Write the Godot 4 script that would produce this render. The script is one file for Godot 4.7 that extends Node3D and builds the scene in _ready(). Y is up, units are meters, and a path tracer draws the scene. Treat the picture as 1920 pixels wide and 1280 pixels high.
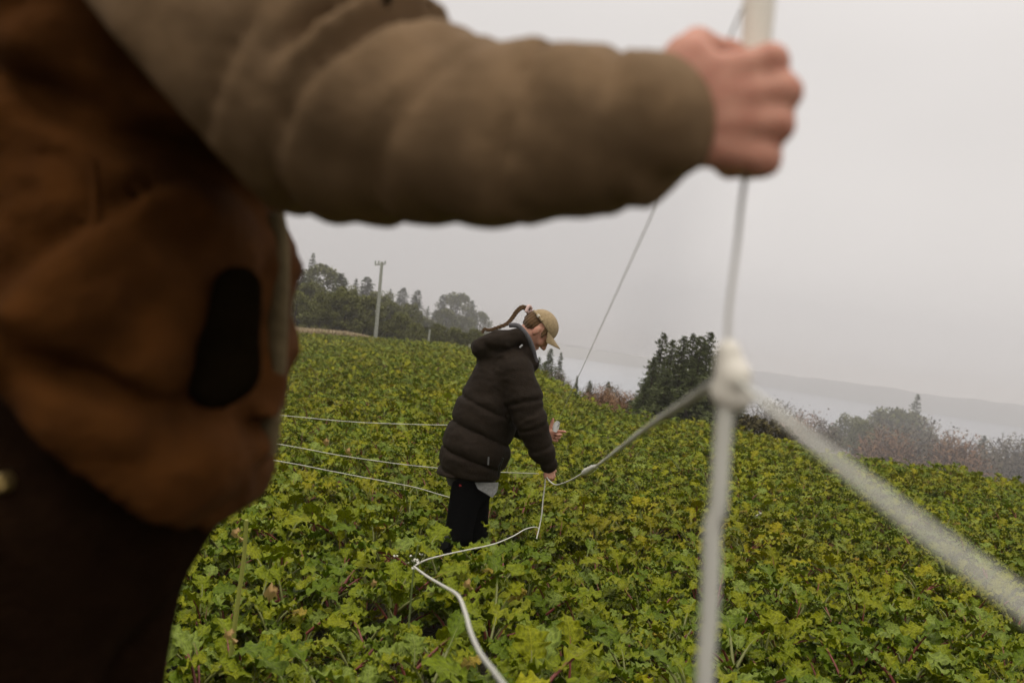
extends Node3D
# A hillside crop of leafy forage brassica in mist: one person stands in it handling white fence cord, another reaches across close to the camera.

const FOCAL := 1866.67          # a 35 mm lens on a 1920 pixel wide frame
const EYE := Vector3(0, 1.25, 0)
const ROLL := 7.8
const PITCH := -0.304
const LAKE_Y := -16.0

var cam: Camera3D
var cam_basis: Basis
var rng := RandomNumberGenerator.new()
var bumpy := FastNoiseLite.new()
var used := {}

# ---------------------------------------------------------------- small helpers
func at(px: float, py: float, depth: float) -> Vector3:
	return EYE + cam_basis * Vector3((px - 960.0) / FOCAL * depth, -(py - 640.0) / FOCAL * depth, -depth)

func to_px(p: Vector3) -> Vector2:
	var q = cam_basis.inverse() * (p - EYE)
	return Vector2(960.0 + q.x / -q.z * FOCAL, 640.0 - q.y / -q.z * FOCAL)

func numbered(called: String) -> String:
	if not used.has(called):
		used[called] = 0
		return called
	used[called] += 1
	return "%s_%03d" % [called, used[called]]

func tag(o: Node3D, label: String, category := "", group := "", kind := "") -> Node3D:
	if label != "": o.set_meta("label", label)
	if category != "": o.set_meta("category", category)
	if group != "": o.set_meta("group", group)
	if kind != "": o.set_meta("kind", kind)
	return o

func thing(called: String, where := Vector3.ZERO) -> Node3D:
	var o := Node3D.new()
	o.name = numbered(called)
	add_child(o)
	o.position = where
	return o

func part(called: String, mesh: Mesh, material: Material, parent: Node3D) -> MeshInstance3D:
	var o := MeshInstance3D.new()
	o.name = numbered(called) if parent == self else called
	o.mesh = mesh
	if material: o.material_override = material
	o.cast_shadow = GeometryInstance3D.SHADOW_CASTING_SETTING_ON
	parent.add_child(o, true)
	return o

func srgb(r: float, g: float, b: float) -> Color:      # linear reflectance to what albedo_color expects
	return Color(r, g, b).linear_to_srgb()

func mat(called: String, r: float, g: float, b: float, rough := 0.8) -> StandardMaterial3D:
	var m := StandardMaterial3D.new()
	m.resource_name = called
	m.albedo_color = srgb(r, g, b)
	m.roughness = rough
	m.metallic_specular = 0.4
	m.cull_mode = BaseMaterial3D.CULL_DISABLED
	return m

func noise_tex(seed_: int, freq: float, lo: Color, hi: Color, size := 256, normal := false, strength := 4.0) -> NoiseTexture2D:
	var t := NoiseTexture2D.new()
	var n := FastNoiseLite.new()
	n.seed = seed_
	n.frequency = freq
	n.noise_type = FastNoiseLite.TYPE_SIMPLEX_SMOOTH
	n.fractal_octaves = 4
	t.noise = n
	t.width = size
	t.height = size
	t.seamless = true
	t.as_normal_map = normal
	t.bump_strength = strength
	if not normal:
		var g := Gradient.new()
		g.set_color(0, lo)
		g.set_color(1, hi)
		g.set_offset(0, 0.2)
		g.set_offset(1, 0.8)
		t.color_ramp = g
	return t

func cloth(called: String, r: float, g: float, b: float, rough: float, sheen: float, weave: float, seed_: int, relief := 0.6) -> StandardMaterial3D:
	var m := mat(called, 1, 1, 1, rough)
	var c := Color(r, g, b)
	m.albedo_texture = noise_tex(seed_, 0.02, (c * 0.78).linear_to_srgb(), (c * 1.22).linear_to_srgb())
	m.albedo_color = Color.WHITE
	m.normal_enabled = true
	m.normal_texture = noise_tex(seed_ + 1, 0.06, Color.BLACK, Color.WHITE, 256, true, 5.0)
	m.normal_scale = relief
	m.uv1_triplanar = true
	m.uv1_world_triplanar = true
	m.uv1_scale = Vector3.ONE * weave
	m.metallic_specular = 0.2 if r > 0.015 else 0.06
	if sheen > 0.0:
		m.rim_enabled = true
		m.rim = sheen
		m.rim_tint = 0.5
	return m

# Smooth curve through points.
func smooth(points: Array, steps := 6) -> Array:
	var out := []
	for i in points.size() - 1:
		var p0: Vector3 = points[max(i - 1, 0)]
		var p1: Vector3 = points[i]
		var p2: Vector3 = points[i + 1]
		var p3: Vector3 = points[min(i + 2, points.size() - 1)]
		for s in steps:
			out.append(p1.cubic_interpolate(p2, p0, p3, float(s) / steps))
	out.append(points[-1])
	return out

func add_tube(st: SurfaceTool, path: Array, radii, sides := 8, rough := 0.0) -> void:
	var up := Vector3(0.31, 0.2, 0.93).normalized()
	var rings := []
	for i in path.size():
		var p: Vector3 = path[i]
		var dir: Vector3 = (path[min(i + 1, path.size() - 1)] - path[max(i - 1, 0)]).normalized()
		var u := dir.cross(up)
		if u.length() < 0.05: u = dir.cross(Vector3.RIGHT)
		u = u.normalized()
		var v := u.cross(dir).normalized()
		up = v
		var r: float = radii if radii is float else radii[i]
		var ring := []
		for k in sides:
			var an := TAU * k / sides
			var rr := r * (1.0 + rough * sin(an * 3.0 + i * 2.1))
			ring.append([p + (u * cos(an) + v * sin(an)) * rr, u * cos(an) + v * sin(an)])
		rings.append(ring)
	for i in path.size() - 1:
		for k in sides:
			var k2 := (k + 1) % sides
			for c in [[i, k], [i + 1, k2], [i + 1, k], [i, k], [i, k2], [i + 1, k2]]:
				var e = rings[c[0]][c[1]]
				st.set_normal(e[1])
				st.add_vertex(e[0])
	for e in [0, path.size() - 1]:
		var n: Vector3 = (path[0] - path[1]).normalized() if e == 0 else (path[-1] - path[-2]).normalized()
		for k in range(1, sides - 1):
			for c in [0, k + 1, k] if e == 0 else [0, k, k + 1]:
				st.set_normal(n)
				st.add_vertex(rings[e][c][0])

func begin() -> SurfaceTool:
	var st := SurfaceTool.new()
	st.begin(Mesh.PRIMITIVE_TRIANGLES)
	return st

func tube_mesh(path: Array, radii, sides := 8, rough := 0.0) -> Mesh:
	var st := begin()
	add_tube(st, path, radii, sides, rough)
	return st.commit()

# ---------------------------------------------------------------- bodies and clothes: a smooth field meshed as surface nets
class Prim:
	var a: Vector3
	var ab: Vector3
	var il: float
	var ra: float
	var dr: float
	var w: Vector3
	var flat: float
	var w2: Vector3
	var flat2: float
	var k: float

class Field:
	var prims: Array[Prim] = []
	var planes: Array = []
	var bump: Callable
	var lo := Vector3.ONE * 1e9
	var hi := Vector3.ONE * -1e9
	func bone(a: Vector3, b: Vector3, ra: float, rb: float, k := 0.02, w := Vector3.ZERO, flat := 1.0, w2 := Vector3.ZERO, flat2 := 1.0) -> void:
		var q := Prim.new()
		q.a = a
		q.ab = b - a
		q.il = 1.0 / max(q.ab.length_squared(), 1e-9)
		q.ra = ra
		q.dr = rb - ra
		q.w = w.normalized()
		q.flat = flat
		q.w2 = w2.normalized()
		q.flat2 = flat2
		q.k = k
		prims.append(q)
		var reach := maxf(ra, rb) / minf(minf(flat, flat2), 1.0) + 0.035
		for p in [a, b]:
			lo = lo.min(p - Vector3.ONE * reach)
			hi = hi.max(p + Vector3.ONE * reach)
	func ball(c: Vector3, r: float, k := 0.02, w := Vector3.ZERO, flat := 1.0, w2 := Vector3.ZERO, flat2 := 1.0) -> void:
		bone(c, c, r, r, k, w, flat, w2, flat2)
	func chain(points: Array, k := 0.02, w := Vector3.ZERO, flat := 1.0) -> void:   # [[point, radius], ...]
		for i in points.size() - 1:
			bone(points[i][0], points[i + 1][0], points[i][1], points[i + 1][1], k, w, flat)
	func nearby(p: Vector3, half: float) -> Array[Prim]:      # the bones that matter within that distance of p
		var es := PackedFloat32Array()
		var least := 1e6
		for q in prims:
			var e := one(q, p)
			es.append(e)
			least = minf(least, e)
		var out: Array[Prim] = []
		if least > half * 1.7 + 0.03 + 0.04: return out
		for i in prims.size():
			var q := prims[i]
			if es[i] - half * maxf(maxf(q.flat, q.flat2), 1.0) < least + half + q.k: out.append(q)
		return out
	func one(q: Prim, p: Vector3) -> float:
		var pa := p - q.a
		if q.flat != 1.0: pa += q.w * (pa.dot(q.w) * (q.flat - 1.0))
		if q.flat2 != 1.0: pa += q.w2 * (pa.dot(q.w2) * (q.flat2 - 1.0))
		var t := clampf(pa.dot(q.ab) * q.il, 0.0, 1.0)
		return (pa - q.ab * t).length() - q.ra - q.dr * t
	func dist(p: Vector3, some: Array[Prim]) -> float:
		var d := 1e6
		for q in some:
			var pa := p - q.a
			if q.flat != 1.0: pa += q.w * (pa.dot(q.w) * (q.flat - 1.0))
			if q.flat2 != 1.0: pa += q.w2 * (pa.dot(q.w2) * (q.flat2 - 1.0))
			var t := clampf(pa.dot(q.ab) * q.il, 0.0, 1.0)
			var e := (pa - q.ab * t).length() - q.ra - q.dr * t
			var h := maxf(q.k - absf(d - e), 0.0)
			d = minf(d, e) - h * h / (4.0 * q.k)
		if d < 0.03 and d > -0.035 and bump.is_valid():
			d -= bump.call(p)
		for pl in planes:
			d = maxf(d, pl[0].dot(p) - pl[1])
		return d

func net(st: SurfaceTool, f: Field, cell: float) -> void:
	var n := Vector3i(((f.hi - f.lo) / cell).ceil()) + Vector3i.ONE
	var B := 5
	n = Vector3i((n.x / B + 1) * B, (n.y / B + 1) * B, (n.z / B + 1) * B)
	var sx := n.x + 1
	var sxy := sx * (n.y + 1)
	var vals := PackedFloat32Array()
	vals.resize(sxy * (n.z + 1))
	vals.fill(1e9)
	var half := B * cell * 0.87
	var reach := half + 0.012 + (0.015 if f.bump.is_valid() else 0.0)
	var blocks := []
	for bz in n.z / B:
		for by in n.y / B:
			for bx in n.x / B:
				var c := f.lo + Vector3(bx + 0.5, by + 0.5, bz + 0.5) * (B * cell)
				var some := f.nearby(c, half)
				if some.is_empty() or absf(f.dist(c, some)) > reach: continue
				blocks.append(Vector3i(bx, by, bz) * B)
				for z in range(bz * B, bz * B + B + 1):
					for y in range(by * B, by * B + B + 1):
						var o := z * sxy + y * sx
						for x in range(bx * B, bx * B + B + 1):
							if vals[o + x] > 1e8:
								vals[o + x] = f.dist(f.lo + Vector3(x, y, z) * cell, some)
	var index := PackedInt32Array()
	index.resize(sxy * (n.z + 1))
	index.fill(-1)
	var verts := PackedVector3Array()
	var corner := [0, 1, sx, sx + 1, sxy, sxy + 1, sxy + sx, sxy + sx + 1]
	var off := [Vector3(0, 0, 0), Vector3(1, 0, 0), Vector3(0, 1, 0), Vector3(1, 1, 0), Vector3(0, 0, 1), Vector3(1, 0, 1), Vector3(0, 1, 1), Vector3(1, 1, 1)]
	var edges := [[0, 1], [2, 3], [4, 5], [6, 7], [0, 2], [1, 3], [4, 6], [5, 7], [0, 4], [1, 5], [2, 6], [3, 7]]
	var cells := []
	for b in blocks:
		for z in range(b.z, b.z + B):
			for y in range(b.y, b.y + B):
				for x in range(b.x, b.x + B):
					var o: int = z * sxy + y * sx + x
					var neg := 0
					for c in 8:
						if vals[o + corner[c]] < 0.0: neg += 1
					if neg == 0 or neg == 8: continue
					var s := Vector3.ZERO
					var m := 0
					for e in edges:
						var va: float = vals[o + corner[e[0]]]
						var vb: float = vals[o + corner[e[1]]]
						if (va < 0.0) != (vb < 0.0):
							s += off[e[0]].lerp(off[e[1]], va / (va - vb))
							m += 1
					index[o] = verts.size()
					verts.append(f.lo + (Vector3(x, y, z) + s / m) * cell)
					cells.append(o)
	var tris := PackedInt32Array()
	var normals := PackedVector3Array()
	normals.resize(verts.size())
	var steps := [1, sx, sxy]
	for o in cells:
		for ax in 3:
			var va: float = vals[o]
			var vb: float = vals[o + steps[ax]]
			if (va < 0.0) == (vb < 0.0): continue
			var u: int = steps[(ax + 1) % 3]
			var v: int = steps[(ax + 2) % 3]
			var i0 := index[o]
			var i1: int = index[o - u] if o >= u else -1
			var i2: int = index[o - u - v] if o >= u + v else -1
			var i3: int = index[o - v] if o >= v else -1
			if i0 < 0 or i1 < 0 or i2 < 0 or i3 < 0: continue
			var quad := [i0, i1, i2, i0, i2, i3] if va >= 0.0 else [i0, i2, i1, i0, i3, i2]
			var nn := (verts[quad[1]] - verts[quad[0]]).cross(verts[quad[2]] - verts[quad[0]]) + (verts[quad[4]] - verts[quad[3]]).cross(verts[quad[5]] - verts[quad[3]])
			for q in [i0, i1, i2, i3]: normals[q] -= nn
			for q in quad: tris.append(q)
	for q in tris:
		st.set_normal(normals[q].normalized())
		st.add_vertex(verts[q])

func net_mesh(f: Field, cell: float) -> Mesh:
	var st := begin()
	net(st, f, cell)
	st.index()
	return st.commit()

# ---------------------------------------------------------------- the scene
func _ready() -> void:
	rng.seed = 20
	bumpy.seed = 5
	bumpy.frequency = 9.0
	bumpy.fractal_octaves = 3
	camera_and_light()
	make_ground()
	make_lake()
	make_trees()
	make_mist()
	make_crop()
	make_woman()
	make_man()
	make_cords()
	make_small_things()

func camera_and_light() -> void:
	cam = Camera3D.new()
	cam.name = "camera"
	add_child(cam)
	cam.position = EYE
	cam.rotation_degrees = Vector3(PITCH, 0, ROLL)
	cam_basis = Basis.from_euler(Vector3(deg_to_rad(PITCH), 0, deg_to_rad(ROLL)))
	var lens := CameraAttributesPhysical.new()
	lens.frustum_focal_length = 35.0
	lens.frustum_focus_distance = 5.9
	lens.frustum_near = 0.05
	lens.frustum_far = 4000.0
	lens.exposure_aperture = 3.4
	cam.attributes = lens
	cam.current = true

	# an even overcast: brightest overhead, greyer towards the horizon, with faint cloud
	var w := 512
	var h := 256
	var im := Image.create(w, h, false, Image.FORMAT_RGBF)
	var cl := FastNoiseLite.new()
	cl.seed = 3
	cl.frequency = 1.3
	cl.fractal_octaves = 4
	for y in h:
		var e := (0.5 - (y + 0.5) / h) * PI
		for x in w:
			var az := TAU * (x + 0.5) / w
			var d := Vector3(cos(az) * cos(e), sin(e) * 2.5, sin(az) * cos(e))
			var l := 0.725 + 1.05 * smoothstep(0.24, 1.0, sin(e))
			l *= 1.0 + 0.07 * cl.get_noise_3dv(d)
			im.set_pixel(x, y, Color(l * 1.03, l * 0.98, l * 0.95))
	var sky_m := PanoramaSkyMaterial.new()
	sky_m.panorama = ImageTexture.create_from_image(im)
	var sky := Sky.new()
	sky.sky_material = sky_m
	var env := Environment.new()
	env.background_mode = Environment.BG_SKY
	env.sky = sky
	env.tonemap_mode = Environment.TONE_MAPPER_LINEAR
	env.tonemap_exposure = 1.0
	env.sdfgi_enabled = true
	env.ssao_enabled = true
	env.ssil_enabled = true
	env.fog_enabled = true
	env.fog_density = 0.00065
	env.volumetric_fog_enabled = true
	env.volumetric_fog_density = 0.0
	env.fog_light_color = Color(1.0, 0.985, 0.97)
	var we := WorldEnvironment.new()
	we.name = "world_environment"
	we.environment = env
	add_child(we)

	var sun := DirectionalLight3D.new()
	sun.name = "sun"
	sun.light_energy = 0.3
	sun.light_color = Color(1.0, 0.97, 0.92)
	sun.light_angular_distance = 25.0
	sun.shadow_enabled = true
	sun.rotation_degrees = Vector3(-62, -35, 0)
	add_child(sun)

# ---------------------------------------------------------------- ground: a convex hillside falling away to the right
# columns of the frame: [pixel column, metres to the edge of the field, pixels the crop's top lies under the horizon there]
const RIDGE := [[-600, 70, 60], [0, 72, 60], [520, 75, 54], [704, 85, 42], [880, 75, 36], [1015, 50, 62], [1120, 37, 105], [1200, 33, 119], [1340, 29, 113], [1500, 28, 126], [1620, 26, 135], [1800, 25, 125], [1920, 24, 131], [2600, 23, 132]]

func ridge(col: float) -> Vector2:
	var n := RIDGE.size()
	if col <= RIDGE[0][0]: return Vector2(RIDGE[0][1], RIDGE[0][2])
	for i in n - 1:
		if col < RIDGE[i + 1][0]:
			var t: float = (col - RIDGE[i][0]) / (RIDGE[i + 1][0] - RIDGE[i][0])
			var p0 = RIDGE[max(i - 1, 0)]
			var p3 = RIDGE[min(i + 2, n - 1)]
			return Vector2(cubic_interpolate(RIDGE[i][1], RIDGE[i + 1][1], p0[1], p3[1], t), cubic_interpolate(RIDGE[i][2], RIDGE[i + 1][2], p0[2], p3[2], t))
	return Vector2(RIDGE[n - 1][1], RIDGE[n - 1][2])

func column(x: float, z: float) -> float:
	var az := clampf(atan2(x, -z), -1.1, 1.1)
	return 960.0 + tan(az) * FOCAL * 0.99

func field_edge(x: float, z: float) -> float:
	return ridge(column(x, z)).x

func ground(x: float, z: float) -> float:
	var r := Vector2(x, z).length()
	var col := column(x, z)
	var e := ridge(col)
	var front := clampf(-z / maxf(r, 0.01) * 2.0 + 0.6, 0.0, 1.0)      # behind the camera the field simply goes on
	var yr: float = EYE.y - e.x * e.y / FOCAL - 0.30
	yr = lerpf(-0.4, yr, front)
	var k := 13.0
	var y := yr * (1.0 - exp(-minf(r, e.x) / k)) / (1.0 - exp(-e.x / k))
	y += 0.02 * sin(x * 1.7 + 0.6) * sin(z * 1.3) * minf(r / 4.0, 1.0)
	if r > e.x:
		var over := r - e.x
		var steep := smoothstep(880.0, 1130.0, col) * front
		var slope := lerpf(0.034, 0.125, steep)
		y -= slope * over * over / (over + 8.0)
		if r > 160.0: y -= (r - 160.0) * 0.03
	return maxf(y, -45.0)

func make_ground() -> void:
	var st := begin()
	var rs := [0.0]
	var r := 0.0
	while r < 1500.0:
		r += clampf(r * 0.06, 0.5, 120.0)
		rs.append(r)
	var sides := 220
	var pts := []
	for i in rs.size():
		var row := []
		for k in sides + 1:
			var an := TAU * k / sides
			var x: float = sin(an) * rs[i]
			var z: float = -cos(an) * rs[i]
			row.append(Vector3(x, ground(x, z), z))
		pts.append(row)
	st.set_smooth_group(0)
	for i in rs.size() - 1:
		for k in sides:
			for c in [[i, k], [i + 1, k], [i + 1, k + 1], [i, k], [i + 1, k + 1], [i, k + 1]]:
				st.add_vertex(pts[c[0]][c[1]])
	st.index()
	st.generate_normals()
	var m := mat("soil", 1, 1, 1, 0.95)
	m.albedo_color = Color.WHITE
	m.albedo_texture = noise_tex(11, 0.03, srgb(0.018, 0.015, 0.006), srgb(0.055, 0.042, 0.018), 512)
	m.uv1_triplanar = true
	m.uv1_world_triplanar = true
	m.uv1_scale = Vector3.ONE * 0.7
	m.normal_enabled = true
	m.normal_texture = noise_tex(12, 0.05, Color.BLACK, Color.WHITE, 512, true, 8.0)
	var o := part("ground", st.commit(), m, self)
	tag(o, "dark soil of the sloping hillside field", "ground", "", "structure")

func make_lake() -> void:
	var st := begin()
	var n := 48
	for k in n:
		var a0 := lerpf(-1.2, 1.35, float(k) / n)
		var a1 := lerpf(-1.2, 1.35, float(k + 1) / n)
		for rr in [[100.0, 400.0], [400.0, 1650.0]]:
			var q := []
			for c in [[a0, rr[0]], [a0, rr[1]], [a1, rr[1]], [a1, rr[0]]]:
				q.append(Vector3(sin(c[0]) * c[1], LAKE_Y, -cos(c[0]) * c[1]))
			for i in [0, 1, 2, 0, 2, 3]:
				st.set_normal(Vector3.UP)
				st.add_vertex(q[i])
	var m := mat("lake_water", 0.17, 0.23, 0.31, 0.12)
	m.metallic_specular = 0.6
	m.normal_enabled = true
	m.normal_texture = noise_tex(31, 0.03, Color.BLACK, Color.WHITE, 512, true, 2.0)
	m.normal_scale = 0.25
	m.uv1_triplanar = true
	m.uv1_world_triplanar = true
	m.uv1_scale = Vector3.ONE * 0.05
	tag(part("lake", st.commit(), m, self), "pale grey blue lake below the hillside", "lake", "", "structure")
	# the far shore: low wooded hills standing in the haze
	st = begin()
	var ns := 160
	var rows := 7
	var nz := FastNoiseLite.new()
	nz.seed = 8
	nz.frequency = 1.0
	var grid := []
	for k in ns + 1:
		var a := lerpf(-0.10, 1.35, float(k) / ns)
		var col := []
		var near := lerpf(1290.0, 900.0, smoothstep(0.0, 0.5, a)) + 14.0 * nz.get_noise_1d(a * 9.0)
		for j in rows:
			var t := float(j) / (rows - 1)
			var r := near + t * 300.0
			var y := LAKE_Y - 0.5 + (sin(t * PI * 0.5)) * (17.0 + 8.0 * nz.get_noise_1d(a * 4.0 + 30.0)) + 2.0 * nz.get_noise_2d(a * 40.0, t * 9.0) * t
			col.append(Vector3(sin(a) * r, y, -cos(a) * r))
		grid.append(col)
	st.set_smooth_group(0)
	for k in ns:
		for j in rows - 1:
			for c in [[k, j], [k, j + 1], [k + 1, j + 1], [k, j], [k + 1, j + 1], [k + 1, j]]:
				st.add_vertex(grid[c[0]][c[1]])
	st.index()
	st.generate_normals()
	var hm := mat("hazed_far_wood", 0.22, 0.23, 0.235, 0.95)  # wood colour lifted to pale grey, part of the haze painted in
	tag(part("far_shore", st.commit(), hm, self), "dim far shore hills across the lake in mist", "hills", "", "structure")

# banks of low cloud: over the wood at the top of the field, and in the scrub on the right
func make_mist() -> void:
	for w in [[Vector3(-34, 12.5, -120), Vector3(110, 23, 50), 0.014, "bank of low cloud hanging in the wood"],
			[Vector3(70, 0.0, -85), Vector3(116, 20, 80), 0.0075, "thin mist in the scrub on the right"]]:
		var fv := FogVolume.new()
		fv.name = numbered("mist_bank")
		fv.shape = RenderingServer.FOG_VOLUME_SHAPE_BOX
		fv.size = w[1]
		var fm := FogMaterial.new()
		fm.density = w[2]
		fm.albedo = Color(0.97, 0.97, 0.98)
		fv.material = fm
		add_child(fv)
		fv.position = w[0]
		tag(fv, w[3], "mist", "", "stuff")

# ---------------------------------------------------------------- trees
func leaf_face(st: SurfaceTool, p: Vector3, dir: Vector3, size: float, wide: float, tone: Color) -> void:
	var side := dir.cross(Vector3(rng.randf() - 0.5, rng.randf() - 0.5, rng.randf() - 0.5)).normalized() * size * wide
	var tip := p + dir * size
	if dir.cross(side).y < 0.0: side = -side
	var n := (dir.cross(side).normalized() + Vector3(0, 0.4, 0)).normalized()
	for v in [p - side * 0.35, p + side * 0.5 + dir * size * 0.45, tip, p - side * 0.35, tip, p - side * 0.55 + dir * size * 0.5]:
		st.set_color(tone)
		st.set_normal(n)
		st.add_vertex(v)

func trunk_mesh(h: float, r: float, limbs: int) -> Mesh:
	var st := begin()
	var path := []
	var radii := []
	for i in 9:
		var t := i / 8.0
		path.append(Vector3(sin(t * 5.0) * 0.03 * h * 0.1, t * h - 0.3, cos(t * 4.0) * 0.003 * h))
		radii.append(lerpf(r, r * 0.12, t))
	add_tube(st, path, radii, 7, 0.06)
	for i in limbs:
		var t := lerpf(0.25, 0.85, float(i) / maxf(limbs, 1))
		var an := i * 2.4 + rng.randf()
		var base := Vector3(0, t * h, 0)
		var l := h * 0.32 * (1.1 - t)
		var d := Vector3(cos(an), 0.75, sin(an)).normalized()
		add_tube(st, [base, base + d * l * 0.5 + Vector3(0, 0.03, 0), base + d * l + Vector3(0, l * 0.2, 0)], [r * 0.45 * (1.1 - t), r * 0.25 * (1.1 - t), r * 0.06], 5)
	return st.commit()

# spruce-like: whorls of drooping branches carrying needle sprays
func conifer_crown(h: float, wide: float, ragged: float, thick: int) -> Mesh:
	var st := begin()
	var y := h * 0.04
	while y < h * 0.99:
		var t := y / h
		var reach := wide * pow(1.0 - t, 0.85) * (0.75 + 0.25 * sin(t * 23.0)) + 0.03
		if t < 0.12: reach *= 0.75
		var count := int(5 + 7 * (1.0 - t))
		for b in count:
			if rng.randf() < ragged: continue
			var an := rng.randf() * TAU
			var l := reach * rng.randf_range(0.6, 1.12)
			var rise := lerpf(-0.28, 0.75, pow(t, 1.6)) + rng.randf_range(-0.15, 0.15)
			var d := Vector3(cos(an), rise, sin(an)).normalized()
			var base := Vector3(0, y + rng.randf_range(-0.1, 0.1), 0)
			var tone_b := rng.randf_range(0.7, 1.25)
			for s in thick:
				var u := pow(rng.randf(), 0.6)
				var p := base + d * l * u + Vector3(rng.randfn(), rng.randfn() * 0.6, rng.randfn()) * 0.05 * (0.6 + l)
				p.y -= u * u * l * 0.12
				var dd := (d + Vector3(rng.randfn(), rng.randfn() - 0.25, rng.randfn()) * 0.55).normalized()
				var c := tone_b * rng.randf_range(0.8, 1.2)
				leaf_face(st, p, dd, rng.randf_range(0.2, 0.42) * (0.30 + 0.75 * (1.0 - t)), 0.5, Color(c, c * rng.randf_range(0.95, 1.05), c))
		y += h * 0.017
	return st.commit()

# broadleaf: leaves gathered in uneven clumps
func broad_crown(h: float, wide: float, clumps: int, per: int, low: float) -> Mesh:
	var st := begin()
	for k in clumps:
		var t := rng.randf()
		var yy := lerpf(low, 0.93, t) * h
		var prof := sqrt(maxf(1.0 - pow((t - 0.38) / 0.66, 2.0), 0.02))
		var an := k * 2.4 + rng.randf() * 0.7
		var rad := wide * prof * sqrt(rng.randf_range(0.15, 1.0))
		var c0 := Vector3(cos(an) * rad, yy, sin(an) * rad)
		var size := rng.randf_range(0.35, 0.75) * h * 0.1
		var tone_b := rng.randf_range(0.75, 1.25)
		for s in per:
			var q := Vector3(rng.randfn(), rng.randfn() * 0.75, rng.randfn()).normalized() * size * pow(rng.randf(), 0.4)
			var dd := (q.normalized() + Vector3(rng.randfn(), rng.randfn(), rng.randfn()) * 0.6).normalized()
			var c := tone_b * rng.randf_range(0.75, 1.25)
			leaf_face(st, c0 + q, dd, rng.randf_range(0.14, 0.28), 0.75, Color(c, c, c))
	return st.commit()

# nearly bare autumn scrub: fine twigs with a few leaves left
func twig_crown(h: float, wide: float, stems: int, leaves: int) -> Mesh:
	var st := begin()
	for s in stems:
		var an := rng.randf() * TAU
		var lean := rng.randf_range(0.05, 0.95)
		var top := Vector3(cos(an) * wide * lean, h * rng.randf_range(0.55, 1.0) * (1.0 - 0.4 * lean * lean), sin(an) * wide * lean)
		var foot := Vector3(cos(an), 0, sin(an)) * 0.12 * wide
		for b in 14:
			var u := rng.randf_range(0.15, 1.0)
			var p := foot.lerp(top, u)
			var d := (top.normalized() * 0.9 + Vector3(rng.randfn(), rng.randfn() * 0.5 + 0.4, rng.randfn()) * 0.55).normalized()
			var c := rng.randf_range(0.7, 1.2)
			leaf_face(st, p, d, rng.randf_range(0.35, 0.8), 0.07, Color(c * 0.75, c * 0.72, c * 0.8))
		for b in leaves:
			var u := rng.randf_range(0.2, 1.05)
			var p := foot.lerp(top, u) + Vector3(rng.randfn(), rng.randfn(), rng.randfn()) * 0.16 * wide
			var c := rng.randf_range(0.7, 1.3)
			leaf_face(st, p, Vector3(rng.randfn(), rng.randfn(), rng.randfn()).normalized(), rng.randf_range(0.08, 0.17), 0.6, Color(c, c * rng.randf_range(0.85, 1.1), c))
	return st.commit()

func foliage(called: String, r: float, g: float, b: float) -> StandardMaterial3D:
	var m := mat(called, r, g, b, 0.75)
	m.vertex_color_use_as_albedo = true
	m.metallic_specular = 0.3
	m.backlight_enabled = true
	m.backlight = Color(0.3, 0.3, 0.3)
	return m

var tree_kinds := {}
func plant_tree(kind: String, col: float, top: float, dist: float, fat: float, called: String, label: String, category: String, group: String) -> void:
	var k = tree_kinds[kind]
	var p := at(col, top, dist)
	var y := ground(p.x, p.z)
	var o := thing(called, Vector3(p.x, y, p.z))
	var s: float = (p.y - y) / k.h
	o.scale = Vector3(s * fat * k.wide, s, s * fat * k.wide)
	o.rotation.y = rng.randf() * TAU
	part("trunk", k.trunk, k.bark, o)
	part("crown", k.crown[rng.randi() % k.crown.size()], k.leaf, o)
	tag(o, label, category, group)

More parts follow.
